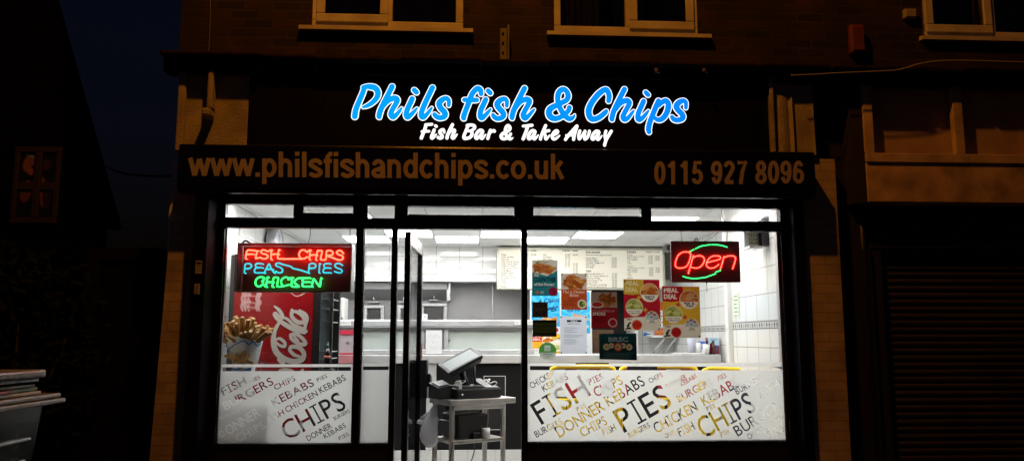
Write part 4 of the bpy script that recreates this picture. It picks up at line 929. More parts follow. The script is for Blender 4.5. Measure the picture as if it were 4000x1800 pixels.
# small framed hatches on the splashback
for k, (x0, x1, y0, y1) in enumerate(((1422, 1500, 1192, 1252), (1553, 1600, 1192, 1252), (1643, 1746, 1184, 1252))):
    a, b, z0, z1 = rect_px(x0, y0, x1, y1 + 40, 5.27)
    t_ = empty('flue_hatch', ((a + b) / 2, 5.27, z0), ['small steel framed hatch on the splashback behind the narrow side pane', 'small steel framed hatch glimpsed in the gap beside the door', 'steel framed hatch on the splashback, nearest the propped white card'][k], 'hatch', 'framed hatches on the splashback')
    q = MB(); f_ = .045
    for bx in ((a, b, z1 - f_, z1), (a, b, z0, z0 + f_), (a, a + f_, z0 + f_, z1 - f_), (b - f_, b, z0 + f_, z1 - f_)): q.bbox(bx[0], bx[1], 5.22, 5.295, bx[2] + .0005, bx[3] - .0005, .008)
    q.build('frame', STEEL, t_)
    q = MB(); q.bbox(a + f_ + .02, b - f_ - .02, 5.25, 5.29, z0 + f_ + .02, z1 - f_ - .02, .006); q.build('panel', mat('hatch_dark', (0.05, 0.047, 0.045), 0.35), t_)
    q = MB(); c = (a + b) / 2; q.bbox(c - .07, c + .07, 5.18, 5.28, z1 + .035, z1 + .05, .003); q.tube([(c, 5.2, z1 + .04), (c, 5.18, z1 + .12)], .01, 6); q.build('latch', STEEL, t_)

# frying range with heated glass gantry
rg = empty('frying_range', (0, 3.0, 0), 'long stainless steel frying range with a glass fronted heated top', 'range')
RX0, RX1 = at(1300, 1300, 3.0).x, at(2087, 1300, 3.0).x
zr = lambda py: at(1830, py, 3.0).z
q = MB(); q.bbox(RX0, RX1, 2.98, 3.75, zr(1275), zr(1249), .012); q.build('top_band', STEEL, rg)
q = MB(); q.bbox(RX0, RX1, 2.965, 3.06, zr(1287), zr(1275) - .001, .006); q.build('dark_trim', mat('trim_steel_dark', (.22, .22, .23), .3, .8), rg)
q = MB(); q.bbox(RX0, RX1, 2.96, 3.08, zr(1383), zr(1364), .008); q.build('lower_trim', STEEL, rg)
posts = [1392, 1536, 1642, 1735, 2052]
for i, p in enumerate(posts):
    x = at(p, 1320, 3.0).x; q = MB(); wd_ = .035 if i not in (2, 3) else .045; q.bbox(x, x + wd_, 2.985, 3.08, zr(1364) + .001, zr(1287) - .001, .005); q.build('post', STEEL, rg)
q = MB(); q.box(at(1394, 1320, 3).x, RX1 - .02, 3.03, 3.036, zr(1364), zr(1287)); q.build('sliding_glass', mat('green_tinted_glass', (.50, .56, .53), .12, noise=.12, nscale=2), rg)
q = MB(); q.lathe([(.016, -.004), (.016, .004)], (at(1755, 1328, 3).x, 3.024, at(1755, 1328, 3).z), 12, 'Y'); q.build('glass_grip', GREYPL, rg)
q = MB(); q.box(RX0 + .02, RX1 - .02, 3.10, 3.74, .12, zr(1287)); q.build('body', STEELDULL, rg)
# red heated cabinet at the left end
a, b, z0, z1 = rect_px(1300, 1289, 1390, 1384, 2.93)
hc = empty('heated_cabinet', ((a + b) / 2, 2.93, z0), 'small red heated cabinet at the left end of the range', 'cabinet')
REDP = mat('red_enamel', (0.50, 0.03, 0.06), 0.3)
q = MB().use(REDP); q.bbox(a, b, 2.92, 2.95, z1 - .05, z1, .005); q.bbox(a, a + .03, 2.92, 2.95, z0 + .02, z1 - .051, .004); q.bbox(b - .012, b, 2.92, 2.95, z0 + .02, z1 - .051, .004); q.bbox(a, b, 2.92, 2.95, z0 - .0, z0 + .019, .004); q.build('frame', REDP, hc)
q = MB(); q.box(a + .03, b - .012, 2.94, 2.945, z0 + .02, z1 - .05); q.build('glass', mat('cabinet_glass', (.42, .36, .38), .12), hc)
q = MB(); q.lathe([(.02, -.004), (.02, .003)], ((a + b) / 2 + .04, 2.935, (z0 + z1) / 2 - .0), 12, 'Y'); q.build('knob', GREYPL, hc)
q = MB(); q.box(a + .01, b - .002, 2.951, 2.962, z0, z1 - .002); q.build('back', mat('pink_reflect', (.55, .20, .24), .3), hc)  # pink panel carries the red reflection in its colour
# customer counter
ct = empty('counter', (.4, 2.8, 0), 'long steel topped counter with a black front and grey tiled plinth', 'counter')
zk = lambda py: at(1830, py, 2.8).z
q = MB(); q.bbox(XL + .01, at(2815, 1400, 2.8).x, 2.78, 3.09, zk(1418), zk(1385), .01); q.bbox(RX1 + .01, at(2815, 1400, 2.8).x, 3.091, 3.55, zk(1418), zk(1385), .01); q.build('top', STEELDULL, ct)
q = MB(); q.box(XL + .02, at(2810, 1400, 2.8).x, 2.84, 2.90, .158, zk(1418) - .001); q.build('front_panel', mat('counter_black', (.008, .008, .009), .4, spec=.12), ct)
q = MB(); q.bbox(XL + .01, at(2810, 1400, 2.8).x, 2.80, 2.92, .0, .157, .006); q.build('plinth', gridmat('plinth_tiles', 'XZ', (.30, .16), (.52, .53, .52), (.3, .3, .3), .003, 0, .3, .03), ct)
a, b = at(1666, 1500, 2.83).x, at(1704, 1500, 2.83).x
q = MB(); q.bbox(a, b, 2.815, 2.839, .159, zk(1418) - .002, .004); q.build('upright_strip', STEEL, ct)
a, b, _, _ = rect_px(1300, 1384, 1396, 1440, 2.77); q = MB(); q.bbox(a, b, 2.768, 2.779, zk(1418) + .002, zk(1385) - .002, .003); q.build('red_end', mat('faded_red_panel', (.42, .16, .18), .4), ct)
# clear poster pocket on the black front
a, b, z0, z1 = rect_px(1889, 1467, 1975, 1678, 2.82)
ph = empty('poster_pocket', ((a + b) / 2, 2.82, z0), 'empty clear poster pocket fixed to the black counter front', 'poster holder')
q = MB(); e = .006
for bx in ((a, b, z1 - e, z1), (a, b, z0, z0 + e), (a, a + e, z0 + e, z1 - e), (b - e, b, z0 + e, z1 - e)): q.box(bx[0], bx[1], 2.825, 2.838, bx[2], bx[3])
q.build('rim', mat('clear_rim', (.55, .55, .55), .2), ph)
q = MB(); q.box(a + e, b - e, 2.832, 2.834, z0 + e, z1 - e); q.build('sheet', mat('smoky_sheet', (.02, .018, .018), .12), ph)

# cards and signs on the range
def card(name, lab, cat, art, x0, y0, x1, y1, y, m=None, thick=.003, tilt=0.0, group=None):
    c = px_corners(x0, y0, x1, y1, y)
    if tilt: c = [(p[0], p[1] + (tilt if i < 2 else 0), p[2]) for i, p in enumerate(c)]
    return tag(art.sheet(name, c, m or THICK, None, thick), lab, cat, group)
a_ = Art(100, 26, 90, '#f0f0ee'); a_.text('HOT SURFACE', 6, 19, 12, '#7c828a', 90); card('warning_card', 'white HOT SURFACE card on the range above the red cabinet', 'sign', a_, 1299, 1251, 1371, 1270, 2.972)
a_ = Art(100, 22, 90, '#f0f0ee'); a_.text('HOT SURFACE', 4, 17, 12, '#7c828a', 92); card('warning_card', 'white HOT SURFACE card at the right end of the range', 'sign', a_, 2010, 1250, 2086, 1267, 2.972)
a_ = Art(100, 152, 90, '#dfe2e4')
for i, t_ in enumerate(("Phil's", 'Fish', 'Bar')): a_.text(t_, 50, 52 + 34 * i, 24, '#a3a7ab', [76, 56, 48][i], .02, 'C'); a_.text(t_, 50, 52 + 34 * i, 24, '#eceeef', [74, 54, 46][i], -.006, 'C')
card('name_card', "white card lettered Phil's Fish Bar on the range glass", 'sign', a_, 1663, 1289, 1726, 1381, 2.955)
a_ = Art(40, 60, 26, '#eceef2'); a_.rect(8, 14, 32, 40, '#a7abb8'); card('propped_card', 'small white card propped up on top of the range', 'card', a_, 1650, 1226, 1669, 1249, 3.05, tilt=.03)

# white key cabinet
a, b, z0, z1 = rect_px(1299, 1162, 1346, 1250, 4.3)
wc = empty('wall_cupboard', ((a + b) / 2, 4.3, z0 - .3), 'white cupboard with keys in its door, left of the hatches', 'cupboard')
q = MB(); q.bbox(a, b - .05, 4.3, 4.6, z0 - .3, z1, .01); q.build('body', WHITE, wc)
q = MB(); q.bbox(b - .045, b, 4.24, 4.6, z0 - .3, z1 - .002, .01); q.build('door', WHITE, wc)
q = MB(); q.tube([(b - .02, 4.235, z0 + .03), (b - .02, 4.20, z0 + .03)], .012, 6); q.bbox(b - .035, b - .005, 4.195, 4.20, z0 - .04, z0 + .02, .003); q.build('keys', CHAIN, wc)

# lit menu board
a, b, z0, z1 = rect_px(1941, 968, 2597, 1131, 4.72)
me_ = empty('menu_board', ((a + b) / 2, 4.72, z0), 'wide backlit cream menu board with printed dishes and prices', 'menu board')
MG = emit('menu_lit_face', (1.0, 0.93, 0.77), 0.42); MG.node_tree.nodes['Principled BSDF'].inputs['Base Color'].default_value = (.55, .52, .44, 1)
q = MB(); q.box(a + .03, b - .03, 4.715, 4.72, z0 + .03, z1 - .03); q.build('face', MG, me_)
q = MB(); f_ = .032
for bx in ((a, b, z1 - f_, z1), (a, b, z0, z0 + f_), (a, a + f_, z0 + f_, z1 - f_), (b - f_, b, z0 + f_, z1 - f_)): q.bbox(bx[0], bx[1], 4.70, 4.86, bx[2] + .0004, bx[3] - .0004, .008)
q.build('frame', mat('menu_frame', (.55, .54, .46), .35, .4), me_)
MT = MB(); MYY = 4.712
zm_ = lambda x, y: (1900 + x / 1.932, 850 + y / 1.932)
mpp_m = (at(2000, 1000, MYY) - at(1900, 1000, MYY)).length / 100
def mtext(s, x, y, cap=12, wd_=None, al='L', bold=.012):
    p = at(*zm_(x, y), MYY); text_geo(MT, s, p, (1, 0, 0), (0, 0, 1), cap / 1.932 * mpp_m, wd_ / 1.932 * mpp_m if wd_ else None, bold, al)
for i, s in enumerate(('Chips', 'Cone of Chips', 'Chip Cob', 'Chip Cob & Cheese', 'Chip Cob & Sauce', 'Chips & Cheese', 'Chips Cheese & Gravy', 'Chip Mixes', 'Potato Fritter', 'Fritter Cob', 'Pineapple Fritter', 'Peas', 'Gravy', 'Curry', 'Beans')):
    mtext(s, 112, 284 + i * 17.1, 10.5, [38, 96, 60, 134, 126, 110, 160, 76, 94, 76, 118, 34, 40, 38, 42][i])
mtext('Regular', 258, 252, 11, 64, bold=.016); mtext('Large', 333, 252, 11, 45, bold=.016); mtext('£3.90', 337, 284, 10, 39)
for i, s in enumerate(('£2.10', '£1.90', '£2.60', '£3.00', '£2.90', '£3.20')): mtext(s, 278, 284 + i * 17.1, 10, 38)
for i, s in enumerate(('Cod', 'Cod Bites', 'Fish Cakes')): mtext(s, 427, 286 + i * 17, 10.5, [25, 66, 74][i])
mtext('Regular', 573, 253, 11.5, 62, bold=.016); mtext('Large', 646, 253, 11.5, 45, bold=.016); mtext('£4.90', 652, 285, 10, 38)
for i, s in enumerate(('£3.00', '£0.70', '£1.10', '£1.10', '£1.00', '£1.10')): mtext(s, 594, 285 + i * 17.2, 10, 38)
for i, s in enumerate(('£1.30', '£1.40', '£1.30', '£1.50', '£2.20')): mtext(s, 652, 354 + i * 17, 10, 38)
mtext('Kids Specials', 751, 263, 11.5, 108, bold=.018); mtext('All served with Chips & A Drink', 751, 286, 9, 198)
q_ = at(*zm_(751, 267), MYY); q2 = at(*zm_(859, 267), MYY)
for i, (s, c) in enumerate((('Kebab Meat', '£3.60'), ('Chicken Meat', '£3.60'), ('Chicken Nugget x 4', '£2.50'), ('Fish Cake', '£2.50'), ('Sausage', '£2.50'))):
    mtext(s, 751, 311 + i * 16.4, 10, [84, 96, 138, 68, 60][i]); mtext(c, 945, 310 + i * 16.4, 10, 38)
mtext('Sides', 753, 405, 11, 38, bold=.018)
for i, (s, c) in enumerate((('Mozzarella Stick x 3', '£1.50'), ('Mac N Cheese Bites x 3', '£1.80'), ('Chicken Wings', '£2.00'), ('Onion Rings x 10', '£2.00'), ('Spam Fritter', '£2.00'), ('SF Chicken x 2 & Chip', '£4.00'), ('Cheese & Onion Fry it', '£0.90'))):
    mtext(s, 753, 427 + i * 16.6, 9.5, [132, 166, 106, 120, 90, 158, 156][i]); mtext(c, 948, 428 + i * 16.5, 10, 38)
mtext('Kebabs', 1060, 262, 12, 70, bold=.018); mtext('Regular', 1205, 262, 10, 54); mtext('Large', 1268, 262, 10, 40)
for i, (s, c, d) in enumerate((('Donner', '', ''), ('Kebab (naan or pitta)', '£4.80', '£5.60'), ('Meat & Chips', '£4.80', '£5.80'), ('Tray of Meat', '£4.00', '£5.00'), ('Cob', '£3.20', ''), ('Wrap', '£4.00', ''))):
    mtext(s, 1063, 281 + i * 13.4, 7.5, [42, 130, 78, 76, 22, 32][i])
    if c: mtext(c, 1223, 281 + i * 13.4, 8, 32)
    if d: mtext(d, 1275, 281 + i * 13.4, 8, 32)
for i, (s, c, d) in enumerate((('Chicken', '', ''), ('Kebab (naan or pitta)', '£5.00', '£6.00'), ('Meat & Chips', '£5.00', '£6.00'), ('Tray of Meat', '£4.80', '£5.80'), ('Cob', '£3.50', ''), ('Wrap', '£4.50', ''))):
    mtext(s, 1065, 369 + i * 13.6, 7.5, [46, 130, 78, 76, 22, 32][i])
    if c: mtext(c, 1227, 370 + i * 13.6, 8, 32)
    if d: mtext(d, 1277, 370 + i * 13.6, 8, 32)
mtext('Mixed', 1067, 456, 8, 36)
mpx = at(*zm_(751, 268), MYY)
for x0, x1, y in ((751, 859, 267), (753, 791, 409), (1060, 1130, 266)):
    p, r_2 = at(*zm_(x0, y), MYY), at(*zm_(x1, y), MYY); MT.quad((p.x, MYY, p.z), (r_2.x, MYY, p.z), (r_2.x, MYY, p.z + .004), (p.x, MYY, p.z + .004))
MT.build('menu_text', mat('menu_ink', (.012, .012, .03), .9, spec=0), me_, normals=False)

# right end of the range: poster partition, dark doorway, brown door
a, b = at(2072, 1200, 4.42).x, at(2312, 1200, 4.42).x
q = MB(); q.box(a, b, 4.44, 4.52, .001, at(2190, 1134, 4.44).z); one(q, 'partition', WHITE, 'pale partition carrying the blue posters under the menu board', 'partition')
dx0, dx1 = b + .012, at(2492, 1250, 4.9).x
dr = empty('doorway', ((dx0 + dx1) / 2, 4.95, 0), 'dark doorway with a half open brown door under the menu board', 'doorway')
q = MB(); q.box(dx0 + .05, dx1 - .05, 5.5, 5.52, .001, 2.1); q.build('dark_opening', mat('dark_room_beyond', (.02, .02, .022), .8), dr)  # dark sheet stands in for the shade of the room beyond
q = MB(); q.bbox(dx0, dx0 + .05, 4.9, 5.6, .001, 2.2, .006); q.bbox(dx1 - .05, dx1, 4.9, 5.6, .001, 2.2, .006); q.bbox(dx0 + .051, dx1 - .051, 4.9, 5.6, 2.1, 2.2, .006); q.build('frame', WHITE, dr)
q = MB(); q.bbox(dx0 + .055, dx0 + .42, 5.2, 5.24, .005, 1.50, .006); q.bbox(dx0 + .12, dx0 + .36, 5.185, 5.199, .8, 1.4, .006); q.build('door', mat('brown_wood', (.17, .085, .035), .5, noise=.35, nscale=6), dr)
q = MB(); q.box(dx1 + .001, 2.949, 5.20, 5.25, .001, 2.216); structure(q, 'wall_beside_door', TJ)

# food posters on the partition
a_ = Art(110, 150, 110, '#2aa2dc')
for i in range(14):
    q0 = i * 26 - 10; a_.poly([(55, 78), (55 + 160 * math.cos(R(q0)), 78 + 160 * math.sin(R(q0))), (55 + 160 * math.cos(R(q0 + 11)), 78 + 160 * math.sin(R(q0 + 11)))], '#58bdea', .7)
a_.text('Not just any', 12, 12, 6, '#f4f8fb', 60, .01, slant=.25, rise=.12); a_.text('A Classic', 24, 44, 17, '#10305c', 84, .02, slant=.3, rise=.10); a_.text('Burger', 14, 80, 24, '#10305c', 88, .03, slant=.3, rise=.14)
a_.food(62, 108, 40, 15, ['#d8893a', '#c2702a', '#e6a85a', '#b85f24'], 22, .3, seed=4); a_.rect(0, 126, 110, 150, '#e8edf2'); a_.ell(92, 138, 12, 9, '#c22a2a'); a_.text('Big Burger', 8, 142, 9, '#23508c', 60, .02)
card('food_poster', 'blue burger poster on the partition, reading A Classic Burger', 'poster', a_, 2076, 1139, 2187, 1301, 4.43, group='posters on the partition')
a_ = Art(110, 155, 110, '#35acdf')
for i in range(14):
    q0 = i * 26; a_.poly([(50, 96), (50 + 170 * math.cos(R(q0)), 96 + 170 * math.sin(R(q0))), (50 + 170 * math.cos(R(q0 + 11)), 96 + 170 * math.sin(R(q0 + 11)))], '#66c6ec', .7)
a_.text('Check', 20, 40, 14, '#f2f7fa', 60, .02, slant=.3); a_.text('out our', 22, 76, 11, '#123a68', 56, .02, slant=.3, rise=.1); a_.food(62, 98, 38, 10, ['#e6b070', '#d49a54', '#efc68c'], 18, .3, seed=9); a_.food(92, 132, 12, 12, ['#d8e0a0', '#efe6c8', '#b8442c'], 10, .4, seed=2)
card('food_poster', 'blue poster on the partition half hidden by the orange bites poster', 'poster', a_, 2192, 1139, 2304, 1301, 4.43, group='posters on the partition')
a_ = Art(110, 84, 100, '#f0b636'); a_.rect(0, 0, 38, 30, '#c8281e'); a_.text('MEAL', 4, 12, 8, '#f8f4e8', 30, .03); a_.text('DEAL', 4, 25, 8, '#f8f4e8', 30, .03); a_.ell(60, 26, 20, 20, '#f6efe0'); a_.food(60, 24, 17, 13, ['#d27a2c', '#e6a04c', '#b25c20'], 16, .4, seed=6)
a_.ell(98, 44, 24, 26, '#f3ecd9'); a_.text('Fish & Chips', 74, 30, 7, '#5a2c1c', 40, .02, rise=.3); a_.food(100, 52, 16, 13, ['#cfd88e', '#e8d9a0', '#8aa648'], 14, .4, seed=8); a_.rect(0, 58, 40, 84, '#f4f2ea'); a_.text('ONLY', 4, 68, 6, '#b82a20', 20, .02)
card('food_poster', 'low yellow meal deal poster on the partition above the counter', 'poster', a_, 2078, 1304, 2188, 1386, 4.432, group='posters on the partition')
a_ = Art(60, 84, 50, '#e9ecee')
for i in range(10): a_.rect(8, 8 + i * 7, 20 + (i * 37) % 32, 10 + i * 7, '#9aa0a8')
card('price_list', 'pale typed sheet low on the partition right of the yellow poster', 'notice', a_, 2262, 1305, 2306, 1386, 4.431)

# ------------------------------------------------------------------ wall fittings on the right
cc = MB().use(GREYPL); p = at(2607, 971, 4.5); cc.lathe([(.012, -.07), (.05, -.06), (.055, 0), (.045, .05)], p, 16, 'Y'); cc.use(BLACKPL).lathe([(.026, -.078), (.03, -.071)], p, 12, 'Y'); cc.use(GREYPL).tube([p + Vector((.0, .03, .03)), p + Vector((.03, .06, .09))], .012, 6)
one(cc, 'security_camera', None, 'small grey security camera at the top right corner of the menu board', 'camera')
fk = empty('fly_killer', (2.38, .30, 2.10), 'black and steel electric fly killer hung high on the right tiled wall', 'fly killer')
a, b, z0, z1 = rect_px(2922, 900, 2976, 962, .30)
q = MB().use(STEEL); q.bbox(a - .005, b, .26, .42, z0 - .02, z0, .004); q.bbox(a, b, .40, .42, z0 + .001, z1, .004); q.bbox(a, b, .26, .42, z1 + .001, z1 + .02, .004); q.build('case', STEEL, fk)
art = Art(30, 34, 44, '#9a9c86')
for i in range(4): art.rect(1, 3 + i * 8, 29, 4.2 + i * 8, '#3a3c34')
for i in range(6): art.rect(2 + i * 5, 0, 2.9 + i * 5, 34, '#4c4e44')
rr_ = np.random.default_rng(3)
for i in range(40): art.ell(rr_.uniform(1, 29), rr_.uniform(1, 33), .9, .8, ['#4a4c30', '#c6c8a0', '#b7b447'][i % 3])
art.sheet('glue_board', [(a + .004, .30, z1), (b - .002, .30, z1), (b - .002, .30, z0 + .004), (a + .004, .30, z0 + .004)], OPAQUE, fk)
c0, c1, e0, e1 = rect_px(2978, 898, 3012, 958, .25); q = MB().use(BLACKPL)
q.bbox(c0, c1, .255, .38, e0, e1, .006)
for i in range(9): q.bbox(c0 - .006, c1 + .004, .245, .254, e0 + .012 + i * (e1 - e0 - .02) / 9, e0 + .012 + i * (e1 - e0 - .02) / 9 + .008, .002)
q.build('grille', BLACKPL, fk)
q = MB(); p = at(2994, 858, .28); q.lathe([(.018, .035), (.045, .02), (.052, 0), (.03, -.015)], p, 16); one(q, 'wall_sensor', GREYPL, 'grey domed sensor above the fly killer', 'sensor')
for pts, lb in (([(1925, 520), (1938, 540), (1926, 553), (1905, 556)], 'thin cable looping to the grey domed sensor'),):
    P = smooth_path(pts, 6); q = MB(); q.tube([atd(x, y, .29) for x, y in P], .004, 5); one(q, 'sensor_cable', GREYPL, lb, 'cable')
P = smooth_path([(1815, 520), (1818, 548), (1828, 565), (1800, 590), (1770, 608)], 6); q = MB(); q.tube([atd(x, y, .22) for x, y in P], .0035, 5); one(q, 'sign_cable', GREYPL, 'thin power cable running down to the Open sign', 'cable')
a_ = Art(40, 100, 26, '#eef0ee')
for i in range(9): a_.rect(6, 12 + i * 9, 34 - (i * 7) % 12, 14 + i * 9, '#8c9094')
tag(a_.sheet('wall_notice', [(XR2 - .004, 2.32, 1.98), (XR2 - .004, 2.02, 1.98), (XR2 - .004, 2.02, 1.60), (XR2 - .004, 2.32, 1.60)], OPAQUE), 'tall white typed notice on the recessed tiled wall, beside the pipe casing', 'notice')
a_ = Art(40, 150, 26, '#d2dccb'); a_.rect(0, 0, 40, 20, '#f0f2ee')
for i in range(12): a_.rect(5, 28 + i * 10, 34 - (i * 5) % 14, 32 + i * 10, ['#e8f0e0', '#4a8a3c'][i % 2])
tag(a_.sheet('wall_leaflet', [(XR - .004, 1.20, 1.84), (XR - .004, 1.04, 1.84), (XR - .004, 1.04, 1.57), (XR - .004, 1.20, 1.57)], OPAQUE), 'narrow green leaflet on the right tiled wall above the diamond border', 'leaflet')

# shelf and counter clutter on the right
a, b, _, _ = rect_px(2536, 1300, 2680, 1310, 5.0); zs = at(2600, 1312, 5.0).z
sh = empty('wall_shelf', ((a + b) / 2, 5.05, zs), 'white wall shelf on two diagonal brackets at the far right', 'shelf')
q = MB(); q.bbox(a, b, 4.86, 5.19, zs - .02, zs + .01, .004); q.build('board', WHITE, sh)
for x0 in (a + .06, a + .22):
    q = MB(); q.tube([(x0, 5.19, zs - .28), (x0 + .14, 4.9, zs - .022)][::-1], .016, 6); q.bbox(x0 - .012, x0 + .012, 5.17, 5.196, zs - .32, zs - .022, .003); q.build('bracket', WHITEPL, sh)
a_ = Art(50, 40, 30, '#e6ecf0'); a_.rect(0, 0, 18, 40, '#2f6aa8'); a_.poly([(18, 8), (50, 18), (18, 30)], '#39608c')
card('packet', 'small blue and white packet lying on the wall shelf', 'packet', a_, 2514, 1298, 2548, 1311, 4.9, thick=.05)
a_ = Art(40, 130, 30, '#e0622e')
for i in range(3): a_.rect(4, 34 + i * 24, 38, 54 + i * 24, '#f2f0ec'); a_.text('M', 12, 50 + i * 24, 12, '#2c2c30', 16, .02)
a_.food(20, 118, 18, 10, ['#e8a060', '#c8702c'], 8, .4)
card('standing_poster', 'narrow orange poster leaning on the wall shelf behind the meal deal sheets', 'poster', a_, 2556, 1178, 2592, 1308, 4.95, thick=.01)
CTZ = zk(1385)
def zat(px, y): return at(px, 1380, y).x
q = MB(); q.bbox(zat(2636, 2.9), zat(2752, 2.9), 2.86, 3.06, CTZ + .001, CTZ + .018, .004); one(q, 'tray', WHITEPL, 'flat white tray on the right end of the counter', 'tray')
def cup(px, y, r0, r1, h, m, lab, name='cup'):
    q = MB(); x = zat(px, y); q.lathe([(r0, 0), (r1, h), (r1 - .004, h), (r0 - .004, .006)], (x, y, CTZ + (.019 if px < 2740 else .001)), 18); return one(q, name, m, lab, 'cup')
cup(2730, 2.95, .030, .042, .115, WHITEPL, 'white paper cup with a blue spoon, left of the second cup', 'paper_cup'); cup(2759, 2.88, .031, .043, .115, WHITEPL, 'white paper cup nearest the sauce carton', 'paper_cup')
CLR = film('clear_plastic_cup', (.85, .86, .92), .7)
q = MB(); x = zat(2703, 2.97); q.lathe([(.040, 0), (.052, .17), (.048, .17), (.037, .006)], (x, 2.97, CTZ + .019), 16); q.lathe([(.03, .05), (.035, .19)], (x + .01, 2.97, CTZ + .019), 12)
one(q, 'plastic_tumbler', CLR, 'stack of clear plastic tumblers on the white tray', 'tumbler')
q = MB().use(mat('blue_plastic', (.06, .16, .55), .35)); x = zat(2738, 2.93); q.bbox(x - .03, x + .05, 2.91, 2.94, CTZ + .12, CTZ + .15, .006); q.bbox(x + .01, x + .02, 2.915, 2.93, CTZ + .06, CTZ + .119, .003)
one(q, 'cutlery', None, 'blue plastic forks standing in the paper cups', 'cutlery')
a_ = Art(60, 84, 50, '#b9d6ec'); a_.poly([(0, 30), (60, 42), (60, 84), (0, 84)], '#7c1a20'); a_.rect(14, 26, 34, 60, '#3a2026'); a_.ell(44, 54, 8, 14, '#2c4c94'); a_.ell(22, 70, 12, 8, '#c84a40'); a_.text('SAUCE', 30, 14, 7, '#24508c', 34, .02, 'C')
a, b, z0, z1 = rect_px(2764, 1318, 2808, 1384, 3.02)
bx = empty('sauce_carton', ((a + b) / 2, 3.05, CTZ), 'blue and dark red sauce carton at the end of the counter', 'carton')
a_.sheet('front', [(a, 3.0, z1), (b, 3.0, z1), (b, 3.0, CTZ + .002), (a, 3.0, CTZ + .002)], OPAQUE, bx)
q = MB(); q.box(a, b, 3.002, 3.10, CTZ + .001, z1); q.build('box', mat('carton_side', (.22, .05, .06), .5), bx)
for i, x_ in enumerate((2763, 2787)):
    q = MB().use(mat('dark_sauce', (.10, .02, .02), .25)); x = zat(x_, 2.95); q.lathe([(.026, 0), (.028, .09), (.012, .12), (.012, .13)], (x, 2.95, CTZ + .001), 12); q.use(BLACKPL).lathe([(.017, .131), (.017, .155)], (x, 2.95, CTZ + .001), 10)
    one(q, 'sauce_bottle', None, ['dark sauce bottle with black cap behind the paper cup', 'dark sauce bottle with black cap in front of the sauce carton'][i], 'bottle', 'sauce bottles')

# ------------------------------------------------------------------ left: clock, fridge, bottle, chips figure
q0 = Vector((XL, 2.70, 2.425))
cl = empty('wall_clock', (XL, q0.y, q0.z), 'round grey rimmed clock sticking out from the left tiled wall', 'clock')
q = MB(); q.lathe([(.09, 0), (.18, .03), (.195, .10), (.18, .13), (.17, .135), (.158, .12), (.150, .12)], (XL, q0.y, q0.z), 36, 'X'); q.build('rim', mat('grey_chrome', (.34, .34, .36), .3, .6), cl)
q = MB(); q.lathe([(.156, 0), (.156, .004)], (XL + .121, q0.y, q0.z), 36, 'X'); q.build('face', mat('clock_face', (.78, .80, .86), .3), cl)
q = MB(); q.box(XL + .126, XL + .128, q0.y - .004, q0.y + .004, q0.z, q0.z + .10); q.box(XL + .129, XL + .131, q0.y, q0.y + .07, q0.z - .005, q0.z + .005); q.build('hands', BLACKPL, cl)

fr = empty('drinks_fridge', (-1.7, .9, 0), 'tall red drinks fridge with white script lettering on its side', 'fridge')
FZ = 2.11; FYD = .90
fx = lambda px: at(px, 1320, FYD).x
q = MB().use(BLACKPL); q.bbox(fx(886), fx(1248), FYD + .006, FYD + .62, .02, FZ, .01); q.bbox(fx(1284), fx(1297), FYD, FYD + .03, .02, FZ, .004); q.bbox(fx(1248) + .001, fx(1284) - .001, FYD + .55, FYD + .6, .02, FZ, .004)
q.build('cabinet', BLACKPL, fr)
art = Art(311, 852, 210, '#800d15')
zc_ = lambda x, y: ((860 + x / 3.864) - 908, (1180 + y / 3.864) - 1027)
W_ = '#b2aea8'
def cs(pts, hw, c=W_): art.stroke([zc_(*p) for p in pts], [h / 3.864 for h in hw] if isinstance(hw, list) else hw / 3.864, c, 5)
rgx = np.random.default_rng(11)
for i in range(260): art.ell(rgx.uniform(0, 311), rgx.uniform(60, 852), rgx.uniform(.6, 1.8), rgx.uniform(.6, 1.6), ['#c23a40', '#7c0c14', '#d46a6c'][i % 3], 0, .7)
